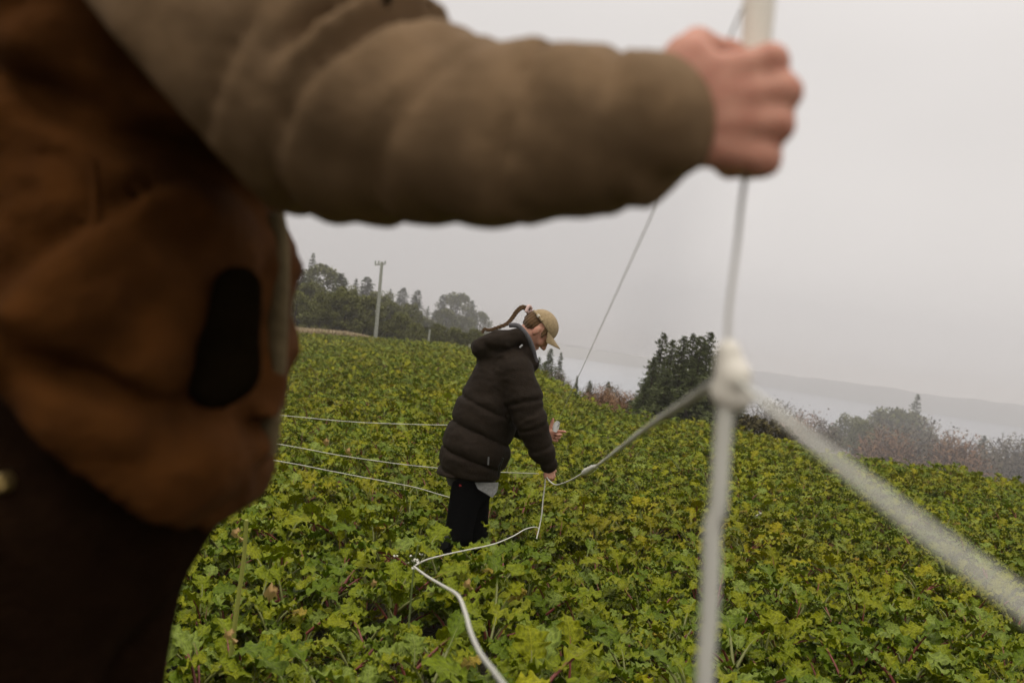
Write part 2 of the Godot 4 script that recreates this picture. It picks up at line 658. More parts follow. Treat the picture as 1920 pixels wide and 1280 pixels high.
func make_trees() -> void:
	var bark := cloth("bark", 0.07, 0.055, 0.04, 0.95, 0.0, 1.5, 41)
	var dark := foliage("spruce_needles", 0.080, 0.096, 0.028)
	var mid := foliage("mixed_leaves", 0.125, 0.13, 0.03)
	var rust := foliage("autumn_leaves", 0.21, 0.115, 0.05)
	var grey := foliage("bare_twigs", 0.130, 0.108, 0.062)
	var olive := foliage("olive_leaves", 0.075, 0.062, 0.018)
	tree_kinds = {
		"spruce": {"wide": 1.55, "h": 8.0, "trunk": trunk_mesh(7.8, 0.13, 0), "crown": [conifer_crown(8.0, 1.9, 0.03, 16), conifer_crown(8.0, 1.75, 0.06, 15), conifer_crown(8.0, 2.1, 0.05, 16)], "leaf": dark, "bark": bark},
		"thin": {"wide": 1.35, "h": 8.0, "trunk": trunk_mesh(7.9, 0.11, 0), "crown": [conifer_crown(8.0, 1.5, 0.35, 11), conifer_crown(8.0, 1.4, 0.3, 11)], "leaf": dark, "bark": bark},
		"broad": {"wide": 1.25, "h": 8.0, "trunk": trunk_mesh(7.0, 0.16, 6), "crown": [broad_crown(8.0, 2.5, 110, 70, 0.04), broad_crown(8.0, 2.3, 100, 70, 0.03)], "leaf": mid, "bark": bark},
		"rust": {"wide": 1.1, "h": 4.0, "trunk": trunk_mesh(3.0, 0.07, 5), "crown": [twig_crown(4.0, 1.6, 70, 90), twig_crown(4.0, 1.8, 80, 80)], "leaf": rust, "bark": bark},
		"grey": {"wide": 1.1, "h": 5.0, "trunk": trunk_mesh(4.0, 0.09, 5), "crown": [twig_crown(5.0, 1.9, 90, 60), twig_crown(5.0, 1.6, 84, 50)], "leaf": grey, "bark": bark},
		"olive": {"wide": 1.1, "h": 3.0, "trunk": trunk_mesh(2.0, 0.05, 4), "crown": [broad_crown(3.0, 1.5, 46, 44, 0.04)], "leaf": olive, "bark": bark},
	}
	# the wood along the top of the field, left to right
	var wood := [["thin", 541, 458, 104, 1.0, "tallest spindly conifer at the left end of the wood by the brown coat"],
		["thin", 588, 474, 106, 0.9, "spindly conifer rising second from the left above the wood"],
		["spruce", 518, 492, 110, 1.2, "dark conifer half hidden behind the brown coat edge"],
		["spruce", 566, 503, 98, 1.3, "full dark conifer between the two spindly treetops"],
		["broad", 611, 492, 102, 1.0, "rounded green tree right of the second spindly treetop"],
		["spruce", 641, 511, 100, 1.35, "dense conifer midway between the spindly treetops and the utility pole"],
		["thin", 668, 522, 104, 1.1, "narrow conifer spire just left of the utility pole"],
		["spruce", 690, 517, 106, 1.4, "broad conifer standing directly behind the utility pole top"],
		["broad", 655, 534, 92, 0.9, "lower leafy tree in front of conifers left of the pole foot"],
		["broad", 560, 542, 90, 1.0, "lower yellowish leafy tree at the left foot of the wood"],
		["broad", 607, 546, 91, 0.95, "lower leafy tree second from left at the foot of the wood"],
		["thin", 734, 541, 108, 1.2, "hazy conifer spire just right of the utility pole"],
		["spruce", 757, 538, 112, 1.3, "hazy conifer second to the right of the utility pole"],
		["spruce", 784, 542, 112, 1.2, "hazy conifer at the right end of the main wood"],
		["broad", 735, 561, 98, 1.0, "leafy tree at the field edge right of the pole foot"],
		["broad", 772, 566, 99, 0.9, "leafy tree at the field edge left of the gap in the wood"],
		["thin", 803, 574, 116, 0.9, "small faint conifer in the gap of the wood"],
		["spruce", 832, 551, 116, 1.2, "hazy conifer just right of the gap in the wood"],
		["broad", 862, 546, 116, 1.0, "hazy rounded tree above the hood of the dark jacket"],
		["spruce", 886, 562, 118, 1.1, "hazy conifer left of the braid above the dark jacket"],
		["broad", 840, 576, 108, 1.0, "lower hazy tree right of the small fence post"],
		["broad", 905, 582, 116, 0.8, "lowest hazy tree at the right end of the wood, behind the braid"],
		["thin", 938, 606, 124, 0.9, "faint treetop showing under the hanging braid"],
		["broad", 522, 546, 96, 1.2, "leafy tree hugging the brown coat edge at the wood's left end"], ["broad", 584, 526, 97, 1.1, "green tree filling the gap below the second spindly treetop"],
		["broad", 632, 548, 93, 1.3, "low spreading tree behind the dry grass, left of the pole"], ["broad", 690, 552, 95, 1.2, "low tree directly behind the foot of the utility pole"],
		["broad", 718, 544, 100, 1.1, "leafy tree just right of the middle of the utility pole"], ["broad", 755, 584, 94, 1.2, "lowest leafy tree right of the utility pole"],
		["broad", 800, 592, 104, 1.2, "low hazy tree behind the small fence post in the gap"], ["broad", 872, 592, 110, 1.2, "low hazy tree right above the jacket hood"],
		["broad", 782, 604, 88, 1.2, "low leafy tree at the field edge left of the small fence post"], ["broad", 824, 606, 90, 1.2, "low leafy tree at the field edge right of the small fence post"],
		["broad", 856, 612, 90, 1.2, "low leafy tree touching the back of the jacket hood"], ["broad", 893, 615, 90, 1.1, "low leafy tree just behind the top of the jacket hood"]]
	for w in wood:
		plant_tree(w[0], w[1], w[2], w[3], w[4], {"thin": "conifer_tree", "spruce": "conifer_tree", "broad": "leafy_tree"}[w[0]], w[5], "tree", "trees of the wood at the top of the field")
	# beyond the right shoulder of the person in the dark jacket
	for w in [["spruce", 1012, 668, 70, 0.9, "dark conifer touching the cap brim side of the dark jacket"], ["spruce", 1034, 652, 78, 0.9, "conifer with pointed top right of the cap brim"], ["thin", 1053, 660, 80, 0.9, "thin faint conifer right of the pointed conifer by the cap"],
		["spruce", 1083, 703, 58, 0.55, "tiny pointed conifer where the thin wire meets the field edge"]]:
		plant_tree(w[0], w[1], w[2], w[3], w[4], "conifer_tree", w[5], "tree", "conifers below the field edge")
	for w in [["grey", 1024, 690, 66, 1.3, "grey bare shrub below the pointed conifer by the cap"], ["grey", 1050, 692, 64, 1.3, "grey bare shrub at the foot of the thin faint conifer"], ["grey", 1068, 712, 62, 1.0, "grey bare shrub left of the tiny pointed conifer"],
		["grey", 1108, 722, 60, 1.2, "brown bare shrub just right of the tiny pointed conifer"], ["rust", 1132, 722, 58, 1.3, "rust brown shrub left of the middle of the brown thicket"], ["grey", 1150, 724, 60, 1.2, "greyish shrub in the middle of the brown thicket"], ["rust", 1168, 732, 56, 1.3, "rust orange shrub right of the middle of the brown thicket"],
		["rust", 1192, 736, 54, 1.3, "rust orange shrub against the left side of the spruce clump"], ["rust", 1114, 744, 52, 0.8, "small rust shrub at the left foot of the brown thicket"]]:
		plant_tree(w[0], w[1], w[2], w[3], w[4], "bare_shrub", w[5], "shrub", "brown thicket below the field edge")
	for w in [["spruce", 1107, 712, 66, 0.8, "small round topped conifer behind the left of the brown thicket"], ["spruce", 1142, 714, 66, 0.9, "small dark conifer behind the middle of the brown thicket"]]:
		plant_tree(w[0], w[1], w[2], w[3], w[4], "conifer_tree", w[5], "tree", "conifers below the field edge")
	# the clump of spruces in the middle distance
	var clump := [[1246, 622, 50, 0.75, "left spire of the spruce clump in the middle distance"], [1228, 668, 47, 0.85, "low left flank of the spruce clump"], [1212, 706, 45, 0.9, "lowest outer tree at the left of the spruce clump"], [1264, 634, 49, 0.8, "second spire of the spruce clump from the left"],
		[1285, 628, 48, 0.85, "third spire of the spruce clump from the left"], [1303, 624, 50, 0.85, "middle spire of the spruce clump"], [1317, 627, 48, 0.8, "spire of the spruce clump just right of its middle"], [1334, 619, 49, 0.75, "right spire of the spruce clump beside the white cord"],
		[1252, 690, 43, 1.1, "bushy front tree at the left of the spruce clump"], [1300, 690, 42, 1.2, "bushy front tree in the middle of the spruce clump"], [1350, 655, 47, 0.9, "spruce directly behind the white knot of cord"], [1372, 690, 45, 0.9, "spruce right behind the hanging white cord"], [1392, 728, 44, 0.8, "low spruce at the right of the white knot"]]
	for w in clump:
		plant_tree("spruce", w[0], w[1], w[2], w[3] * 1.2, "spruce_tree", w[4], "tree", "spruce clump in the middle distance")
	# scrub and trees along the right
	for w in [["olive", 1412, 776, 40, 1.1, "dark olive bush beside the lower right of the spruce clump"], ["olive", 1440, 783, 39, 1.2, "brown olive bush left of the wide blurred cord"], ["olive", 1468, 796, 38, 1.1, "olive bush where the wide blurred cord crosses the field edge"]]:
		plant_tree(w[0], w[1], w[2], w[3], w[4], "leafy_bush", w[5], "bush", "bushes at the right field edge")
	for w in [["grey", 1440, 752, 72, 1.3, "greyish shrub behind the olive bushes and the blurred cord"], ["grey", 1478, 758, 74, 1.2, "pinkish grey shrub left of the blurred cord end"], ["rust", 1512, 772, 66, 1.2, "rusty shrub right of the blurred cord end"], ["grey", 1545, 788, 64, 1.2, "low grey shrub between rusty shrub and leafy tree"], ["broad", 1598, 774, 78, 0.85, "hazy leafy tree left of the tallest trees on the right"], ["broad", 1622, 784, 74, 0.7, "smaller hazy leafy tree beside the tallest trees on the right"],
		["grey", 1650, 778, 76, 1.1, "grey shrub at the left foot of the tallest right trees"], ["broad", 1672, 760, 82, 0.9, "hazy round tree left of the single spire on the right"], ["broad", 1700, 764, 84, 0.9, "hazy round tree directly left of the single spire"], ["thin", 1722, 738, 86, 0.9, "single hazy conifer spire on the right"], ["grey", 1740, 776, 80, 1.4, "pinkish shrub right of the single conifer spire"],
		["rust", 1664, 800, 66, 1.3, "orange tinted shrub below the hazy round trees"], ["grey", 1710, 804, 68, 1.4, "wide pinkish grey shrub below the single spire"], ["grey", 1762, 810, 68, 1.3, "grey shrub at right end of the tall hazy group"], ["rust", 1795, 814, 66, 1.2, "yellowish brown shrub right of the tall hazy group"], ["spruce", 1847, 814, 76, 0.8, "small hazy conifer near the right frame edge"],
		["grey", 1830, 830, 68, 1.3, "grey shrub left of the small hazy conifer"], ["grey", 1875, 826, 70, 1.3, "grey shrub right of the small hazy conifer"], ["grey", 1912, 814, 72, 1.5, "tall grey shrub at the right frame edge"], ["grey", 1940, 824, 70, 1.4, "grey shrub cut by the right frame edge"]]:
		var nm: String = {"grey": "bare_shrub", "rust": "bare_shrub", "broad": "leafy_tree", "thin": "conifer_tree", "spruce": "conifer_tree"}[w[0]]
		plant_tree(w[0], w[1], w[2], w[3], w[4], nm, w[5], "shrub" if nm == "bare_shrub" else "tree", "trees and scrub below the right field edge")

	# utility pole leaning a little, with a bracket and two insulators
	var wood_m := cloth("weathered_pole", 0.30, 0.31, 0.26, 0.9, 0.0, 1.2, 51)
	var foot := at(704, 638, 92.0)
	foot.y = ground(foot.x, foot.z)
	var head := at(716, 491, 92.0)
	var pole := thing("utility_pole", foot)
	var up := head - foot
	part("pole", tube_mesh([Vector3(0, -0.6, 0), up * 0.5, up], [0.19, 0.17, 0.14], 10), wood_m, pole)
	var sd: Vector3 = cam_basis.x
	part("crossarm", tube_mesh([up - sd * 0.62 - Vector3(0, 0.25, 0), up + sd * 0.32 - Vector3(0, 0.2, 0)], 0.07, 6), wood_m, pole)
	for e in [-0.6, -0.3, 0.3]:
		part("insulator", tube_mesh([up + sd * e - Vector3(0, 0.25, 0), up + sd * e + Vector3(0, 0.0, 0), up + sd * e + Vector3(0, 0.12, 0)], [0.045, 0.08, 0.04], 7), wood_m, pole)
	tag(pole, "pale leaning utility pole with small crossarm at the wood edge", "utility pole")
	# two small posts at the top edge of the field
	for w in [[803, 617, 645, 84.0, "small pale fence post in the gap of the wood"], [878, 645, 662, 76.0, "short pale fence post beside the jacket hood"]]:
		var b := at(w[0], w[2], w[3])
		b.y = ground(b.x, b.z) - 0.2
		var t := at(w[0] + 3, w[1], w[3])
		var o := part("fence_post", tube_mesh([Vector3.ZERO, (t - b) * 0.6, t - b], [0.09, 0.085, 0.08], 8), wood_m, self)
		o.position = b
		tag(o, w[4], "fence post", "posts along the top of the field")

	# bleached grass verge along the top left edge of the field
	var tuft := begin()
	for i in 60:
		var an := rng.randf() * TAU
		var p := Vector3(cos(an), 0, sin(an)) * rng.randf() * 0.22
		var d := Vector3(rng.randfn() * 0.35, 1.0, rng.randfn() * 0.35).normalized()
		var c := rng.randf_range(0.75, 1.2)
		leaf_face(tuft, p, d, rng.randf_range(0.25, 0.55), 0.08, Color(c, c * 0.97, c * 0.9))
	var mm := MultiMesh.new()
	mm.transform_format = MultiMesh.TRANSFORM_3D
	mm.mesh = tuft.commit()
	mm.instance_count = 900
	for i in 900:
		var col := rng.randf_range(430.0, 735.0)
		var a := atan((col - 960.0) / (FOCAL * 0.99))
		var rr := ridge(col).x + rng.randf_range(-0.8, 2.2)
		var p := Vector3(sin(a) * rr, 0, -cos(a) * rr)
		p.y = ground(p.x, p.z) + 0.30
		mm.set_instance_transform(i, Transform3D(Basis(Vector3.UP, rng.randf() * TAU).scaled(Vector3.ONE * rng.randf_range(0.8, 1.3) * clampf((745.0 - col) / 90.0, 0.3, 1.0)), p))
	var mi := MultiMeshInstance3D.new()
	mi.name = "dry_grass"
	mi.multimesh = mm
	var straw := foliage("straw", 0.42, 0.34, 0.22)
	mi.material_override = straw
	add_child(mi)
	tag(mi, "strip of bleached dry grass along the field's top edge", "grass", "", "stuff")

# ---------------------------------------------------------------- the crop
func leaf_texture() -> ImageTexture:
	var s := 256
	var im := Image.create(s, s, false, Image.FORMAT_RGB8)
	var n := FastNoiseLite.new()
	n.seed = 77
	n.frequency = 0.02
	n.fractal_octaves = 4
	for y in s:
		for x in s:
			var u := absf(x / float(s) - 0.5) * 2.0
			var v := y / float(s)
			var t := 1.0 + 0.35 * n.get_noise_2d(x, y) + 0.18 * n.get_noise_2d(x * 4, y * 4)
			var rib := exp(-pow(u / 0.035, 2.0))
			var ph := fposmod(v * 8.0 - u * 2.6, 1.0)
			var vein := exp(-pow((ph - 0.5) / 0.055, 2.0)) * (1.0 - u) * 0.6 * smoothstep(0.0, 0.1, u)
			var ph2 := fposmod(u * 9.0 + v * 21.0 + n.get_noise_2d(x * 2, y * 2) * 2.0, 1.0)
			var net_ := exp(-pow((ph2 - 0.5) / 0.10, 2.0)) * 0.14
			var c := Color(0.84, 0.88, 0.60) * t
			c = c.lerp(Color(1.0, 1.0, 0.85), clampf(rib * 0.85 + vein + net_, 0.0, 0.9))
			im.set_pixel(x, y, c.clamp())
	im.generate_mipmaps()
	return ImageTexture.create_from_image(im)

func leaf_bump() -> ImageTexture:
	var s := 256
	var im := Image.create(s, s, false, Image.FORMAT_RGB8)
	var n := FastNoiseLite.new()
	n.seed = 78
	n.frequency = 0.03
	for y in s:
		for x in s:
			var u := absf(x / float(s) - 0.5) * 2.0
			var v := y / float(s)
			var ph := absf(fposmod(v * 8.0 - u * 2.6, 1.0) - 0.5) * 2.0
			var c := 0.35 + 0.4 * sin(ph * PI * 0.5) * minf(u * 4.0, 1.0) + 0.25 * n.get_noise_2d(x, y)
			im.set_pixel(x, y, Color(c, c, c))
	im.bump_map_to_normal_map(5.0)
	return ImageTexture.create_from_image(im)

# A lobed, frilled blade on an arched stalk, growing along +z and up from the origin. Surface 0: blade, surface 1: stalk.
func leaf_shape(length: float, wide: float, arch: float, frill: float, stalk: float) -> ArrayMesh:
	var rows := 40
	var ph := rng.randf() * TAU
	var lob := rng.randf_range(4.3, 6.2)
	var mid := []
	var dirs := []
	var p := Vector3.ZERO
	var el := arch
	var steps := 18
	var side_bend := rng.randf_range(-0.5, 0.5)
	var droop := rng.randf_range(0.08, 0.19)
	var fold := rng.randf_range(0.12, 0.5)
	var twist := rng.randf_range(-0.7, 0.7)
	for i in steps + 1:
		var t := float(i) / steps
		mid.append(p)
		var d := Vector3(sin(side_bend * t) * cos(el), sin(el), cos(side_bend * t) * cos(el)).normalized()
		dirs.append(d)
		p += d * length / steps
		el -= (0.01 + droop * t)
	var st := begin()
	var grid := []
	var jag := [[], []]
	for i in rows + 1:
		jag[0].append(rng.randf_range(-0.09, 0.06))
		jag[1].append(rng.randf_range(-0.09, 0.06))
	for i in rows + 1:
		var t := 1.0 - pow(1.0 - float(i) / rows, 1.35)
		var m := lerpf(stalk * 0.72, 1.0, t) * steps
		var i0 := mini(int(m), steps - 1)
		var c: Vector3 = mid[i0].lerp(mid[i0 + 1], m - i0)
		var d: Vector3 = dirs[i0]
		var sd := d.cross(Vector3.UP).normalized().rotated(d, twist * t)
		var nr := sd.cross(d).normalized()
		# small lobes low on the stalk, one broad end lobe
		var w := wide * lerpf(0.20, 1.0, smoothstep(0.22, 0.52, t)) * sqrt(maxf(1.0 - pow(maxf(t - 0.55, 0.0) / 0.46, 2.0), 0.0)) * minf(t * 9.0, 1.0)
		var row := []
		for s in 7:
			var u := (s - 3) / 3.0
			var au := absf(u)
			var sg := 0 if u < 0.0 else 1
			var scal := absf(sin(PI * lob * t + ph * (1.0 + 0.4 * sg)))
			var out: float = 1.0 + (-0.42 + 0.62 * sqrt(scal) + jag[sg][i]) * au * au * (0.25 + 0.75 * float(t < 0.97))
			var wave := frill * wide * au * au * (sin(TAU * lob * 0.9 * t + ph + u * 2.1) + 0.5 * sin(TAU * lob * 1.9 * t + ph * 2.0 - u))
			var z := wave + fold * wide * au * (1.0 - 0.45 * au) + rng.randf_range(-0.07, 0.07) * wide * (0.25 + au)
			row.append([c + sd * u * w * out + nr * z * minf(w / wide + 0.15, 1.0) + d * au * w * 0.18 * sin(t * 19.0 + ph), Vector2(0.5 + u * 0.5, t)])
		grid.append(row)
	st.set_smooth_group(0)
	for i in rows:
		for s in 6:
			for c in [[i, s], [i + 1, s], [i + 1, s + 1], [i, s], [i + 1, s + 1], [i, s + 1]]:
				st.set_uv(grid[c[0]][c[1]][1])
				st.add_vertex(grid[c[0]][c[1]][0])
	st.index()
	st.generate_normals()
	st.generate_tangents()
	var mesh := st.commit()
	var st2 := begin()
	var path := []
	var radii := []
	for i in range(0, int(steps * (stalk + 0.25)) + 1, 3):
		path.append(mid[i] - Vector3(0, 0.002, 0))
		radii.append(lerpf(0.0055, 0.002, float(i) / steps))
	add_tube(st2, path, radii, 4)
	st2.commit(mesh)
	return mesh

var leaf_shapes: Array[ArrayMesh] = []
var plants := []                    # each a list of [leaf shape, transform, tone]

func make_crop() -> void:
	var tex := leaf_texture()
	var bmp := leaf_bump()
	for i in 10:
		leaf_shapes.append(leaf_shape(rng.randf_range(0.17, 0.28), rng.randf_range(0.022, 0.043), rng.randf_range(0.75, 1.3), rng.randf_range(0.22, 0.42), rng.randf_range(0.36, 0.5)))
	for i in 4:      # small upright heart leaves
		leaf_shapes.append(leaf_shape(rng.randf_range(0.13, 0.21), rng.randf_range(0.019, 0.03), rng.randf_range(1.2, 1.45), 0.4, 0.35))
	var make := func(called: String, r: float, g: float, b: float) -> StandardMaterial3D:
		var m := mat(called, r, g, b, 0.5)
		m.albedo_texture = tex
		m.normal_enabled = true
		m.normal_texture = bmp
		m.normal_scale = 0.8
		m.metallic_specular = 0.22
		m.backlight_enabled = true
		m.backlight = Color(0.55, 0.6, 0.3)
		m.vertex_color_use_as_albedo = true
		return m
	var blades := [make.call("leaf_green", 0.182, 0.200, 0.011), make.call("leaf_deep_green", 0.115, 0.152, 0.014), make.call("leaf_yellow_green", 0.222, 0.220, 0.011), make.call("leaf_grey_green", 0.20, 0.235, 0.075), make.call("leaf_fading", 0.33, 0.225, 0.06)]
	var stalks := [mat("stalk_green", 0.16, 0.17, 0.05, 0.5), mat("stalk_red", 0.17, 0.045, 0.035, 0.5)]
	# plant shapes
	for v in 9:
		var leaves := []
		var n := rng.randi_range(13, 17)
		for k in n:
			var heart := k < 3
			var shape := 10 + rng.randi() % 4 if heart else rng.randi() % 10
			var tilt := rng.randf_range(-0.45, 0.25) if not heart else 0.0
			var b := Basis(Vector3.UP, k * 2.4 + rng.randf_range(-0.4, 0.4)) * Basis(Vector3.RIGHT, -tilt)
			var tone := 0
			var roll := rng.randf()
			if roll < 0.26: tone = 1
			elif roll < 0.48: tone = 2
			elif roll < 0.64: tone = 3
			elif roll < 0.675 and not heart and v % 2 == 0: tone = 4
			leaves.append([shape, Transform3D(b.scaled(Vector3.ONE * rng.randf_range(0.85, 1.2) * (0.62 if tone == 4 else 1.0)), b * Vector3(0, 0, 0.012) + Vector3(0, rng.randf_range(0.0, 0.2), 0)), tone, 1 if rng.randf() < 0.4 else 0])
		plants.append(leaves)
	var merged := []
	for leaves in plants:                # the same plants as single meshes, for the mass of the field
		var by_mat := {}
		for l in leaves:
			for s in 2:
				var key = blades[l[2]] if s == 0 else stalks[l[3]]
				if not by_mat.has(key): by_mat[key] = begin()
				by_mat[key].append_from(leaf_shapes[l[0]], s, l[1])
		var mesh := ArrayMesh.new()
		for key in by_mat:
			by_mat[key].commit(mesh)
			mesh.surface_set_material(mesh.get_surface_count() - 1, key)
		merged.append(mesh)
	# where they grow
	var spots := []
	var patch := FastNoiseLite.new()
	patch.seed = 9
	patch.frequency = 0.12
	var her := at(862, 1090, 6.1)
	var man_foot := at(175, 1000, 1.12)
	for band in [[1.5, 14.0, 0.20, 1.0], [14.0, 32.0, 0.27, 1.15], [32.0, 96.0, 0.42, 1.5]]:
		var z: float = 0.4
		while z < band[1] + 1.0:
			var x: float = -z * 0.74 - 1.0
			while x < z * 0.74 + 1.0:
				var px: float = x + rng.randf_range(-0.42, 0.42) * band[2]
				var pz: float = -z + rng.randf_range(-0.42, 0.42) * band[2]
				x += band[2]
				var r := Vector2(px, pz).length()
				if r < band[0] or r >= band[1] or r > field_edge(px, pz) + 0.6: continue
				if Vector2(px - man_foot.x, pz - man_foot.z).length() < 0.42: continue
				if rng.randf() < 0.07: continue
				var big: float = 1.0 + 0.28 * patch.get_noise_2d(px * 7.0, pz * 7.0)
				if Vector2(px - her.x, pz - her.z).length() < 0.45 or (pz > her.z and pz < her.z + 1.0 and absf(px - her.x + (pz - her.z) * 0.04) < 0.22): big *= 0.62
				spots.append([r, Vector3(px, ground(px, pz) - 0.01, pz), big * band[3] * rng.randf_range(0.72, 1.28)])
			z += band[2]
	spots.sort_custom(func(a, b): return a[0] < b[0])
	# the nearest ones in the frame are plants of their own
	var single := 0
	var rest := []
	var leaf_total := 0
	for s in spots:
		var q := to_px(s[1] + Vector3(0, 0.25, 0))
		var hidden := q.x < 285.0 or (q.x < 500.0 and q.y < 960.0)
		if single < 300 and q.x > -60.0 and q.x < 1980.0 and q.y < 1330.0 and not hidden:
			var o := thing("forage_plant", s[1])
			o.rotation.y = rng.randf() * TAU
			o.scale = Vector3.ONE * s[2]
			for l in plants[rng.randi() % plants.size()]:
				var e := MeshInstance3D.new()
				e.name = "leaf"
				e.mesh = leaf_shapes[l[0]]
				var tone: int = l[2]
				if tone < 4 and rng.randf() < 0.3: tone = rng.randi() % 4
				e.set_surface_override_material(0, blades[tone])
				e.set_surface_override_material(1, stalks[l[3]])
				e.transform = l[1]
				o.add_child(e, true)
				leaf_total += 1
			tag(o, "low leafy green forage plant in the near part of the crop", "plant", "nearest plants of the forage crop")
			single += 1
		else:
			rest.append(s)
	var mass := thing("crop_foliage")
	tag(mass, "mass of leafy green forage crop covering the hillside field", "crop", "", "stuff")
	var lots := []
	for v in merged.size(): lots.append([])
	for s in rest: lots[rng.randi() % merged.size()].append(s)
	for v in merged.size():
		var mm := MultiMesh.new()
		mm.transform_format = MultiMesh.TRANSFORM_3D
		mm.use_colors = true
		mm.mesh = merged[v]
		mm.instance_count = lots[v].size()
		for i in lots[v].size():
			var s = lots[v][i]
			var b := Basis(Vector3.UP, rng.randf() * TAU) * Basis(Vector3.RIGHT, rng.randf_range(-0.15, 0.15))
			mm.set_instance_transform(i, Transform3D(b.scaled(Vector3.ONE * s[2]), s[1]))
			var f := patch.get_noise_2d(s[1].x, s[1].z) * 0.22 + rng.randf_range(-0.2, 0.2)
			var yel := clampf(0.09 + patch.get_noise_2d(s[1].x * 2.0 + 90.0, s[1].z * 2.0) * 0.4 + rng.randf_range(-0.1, 0.15), 0.0, 0.5)
			mm.set_instance_color(i, Color((1.0 + f) * (1.0 + yel * 0.9), (1.0 + f) * (1.0 + yel * 0.25), (1.0 + f) * (1.0 - yel * 0.6)))
		var mi := MultiMeshInstance3D.new()
		mi.name = "foliage"
		mi.multimesh = mm
		mass.add_child(mi, true)

# ---------------------------------------------------------------- people
# Four fingers curling from the knuckles towards the palm and a thumb leaving the side of the palm. along: wrist to knuckles, thumb: towards the thumb side, back: out of the back of the hand.
func add_hand(f: Field, wrist: Vector3, along: Vector3, thumb: Vector3, back: Vector3, s: float, curls: Array, spread := 0.019, thumb_pts := []) -> void:
	along = along.normalized()
	thumb = (thumb - along * thumb.dot(along)).normalized()
	back = (back - along * back.dot(along) - thumb * back.dot(thumb)).normalized()
	var reach := [0.080, 0.088, 0.082, 0.073]
	var first := [0.042, 0.046, 0.042, 0.034]
	var rad := [0.0098, 0.0102, 0.0096, 0.0086]
	for i in 4:
		var k: Vector3 = wrist + along * reach[i] * s + thumb * (1.5 - i) * spread * s + back * (0.004 if i == 1 or i == 2 else 0.0) * s
		var w := wrist + thumb * (1.5 - i) * spread * 0.55 * s
		f.bone(w, k, 0.0165 * s, 0.0118 * s, 0.011 * s)
		f.ball(k, 0.0128 * s, 0.006 * s)
		var p := k
		var an := 0.0
		var l: float = first[i] * s
		var r: float = rad[i] * s
		for j in 3:
			an += curls[i][j]
			var q := p + (along * cos(an) - back * sin(an)) * l
			f.bone(p, q, r * (1.12 if j == 0 else 1.0), r * 0.93, 0.005 * s)
			p = q
			l *= 0.66
			r *= 0.93
	if thumb_pts.is_empty():
		thumb_pts = [[0.022, 0.028, -0.006], [0.050, 0.048, -0.020], [0.078, 0.042, -0.036], [0.094, 0.026, -0.046]]
	var tp := []
	for t in thumb_pts: tp.append(wrist + (along * t[0] + thumb * t[1] + back * t[2]) * s)
	f.bone(wrist, tp[0], 0.018 * s, 0.0155 * s, 0.016 * s)
	f.bone(tp[0], tp[1], 0.0155 * s, 0.0125 * s, 0.01 * s)
	f.bone(tp[1], tp[2], 0.0120 * s, 0.0108 * s, 0.006 * s)
	f.bone(tp[2], tp[3], 0.0108 * s, 0.0088 * s, 0.006 * s)

const FIST := [[1.35, 1.6, 1.1], [1.4, 1.6, 1.1], [1.4, 1.6, 1.1], [1.45, 1.6, 1.1]]

# skull, jaw, nose, lips, brows and ears around c; u: crown, fw: face, sd: the ear towards +sd
func add_head(f: Field, c: Vector3, u: Vector3, fw: Vector3, sd: Vector3) -> void:
	f.ball(c - fw * 0.008 + u * 0.02, 0.094, 0.03, sd, 1.24, u, 0.93)
	f.bone(c + fw * 0.035 - u * 0.03, c + fw * 0.050 - u * 0.092, 0.058, 0.030, 0.03, sd, 1.05)      # face to chin
	for s in [-1.0, 1.0]:
		f.bone(c - fw * 0.005 - u * 0.045 + sd * s * 0.045, c + fw * 0.055 - u * 0.085 + sd * s * 0.016, 0.02, 0.018, 0.025)      # jaw
		f.ball(c + fw * 0.068 - u * 0.028 + sd * s * 0.034, 0.022, 0.02)                              # cheek
		f.bone(c + fw * 0.085 + u * 0.018 + sd * s * 0.012, c + fw * 0.074 + u * 0.018 + sd * s * 0.045, 0.011, 0.009, 0.012)      # brow
		f.ball(c + fw * 0.0765 + u * 0.0 + sd * s * 0.031, 0.0125, 0.004)                             # eyeball under the lid
		f.ball(c - fw * 0.004 - u * 0.002 + sd * s * 0.079, 0.029, 0.005, sd, 3.2, fw, 1.5)           # ear
		f.ball(c + fw * 0.002 - u * 0.024 + sd * s * 0.076, 0.010, 0.008, sd, 1.6)
	f.bone(c + fw * 0.090 + u * 0.010, c + fw * 0.112 - u * 0.032, 0.0085, 0.0125, 0.012)             # nose
	f.bone(c + fw * 0.098 - u * 0.038 + sd * 0.010, c + fw * 0.098 - u * 0.038 - sd * 0.010, 0.009, 0.009, 0.008)
	f.bone(c + fw * 0.089 - u * 0.060 + sd * 0.018, c + fw * 0.089 - u * 0.060 - sd * 0.018, 0.007, 0.007, 0.006)     # lips
	f.bone(c + fw * 0.086 - u * 0.071 + sd * 0.014, c + fw * 0.086 - u * 0.071 - sd * 0.014, 0.007, 0.007, 0.006)
	f.ball(c + fw * 0.076 - u * 0.098, 0.019, 0.02)

func leg_field(f: Field, hip: Vector3, knee: Vector3, ankle: Vector3, r: float) -> void:
	f.bone(hip, knee, r, r * 0.72, 0.04)
	f.bone(knee, ankle, r * 0.72, r * 0.56, 0.03)

func boot_mesh(ankle: Vector3, toe: Vector3, sd: Vector3) -> Mesh:
	var f := Field.new()
	f.bone(ankle + Vector3(0, 0.10, 0), ankle - Vector3(0, 0.02, 0), 0.058, 0.052, 0.02)
	f.bone(ankle - Vector3(0, 0.03, 0), ankle + toe * 0.16 - Vector3(0, 0.045, 0), 0.05, 0.042, 0.03, sd, 0.95)
	return net_mesh(f, 0.011)

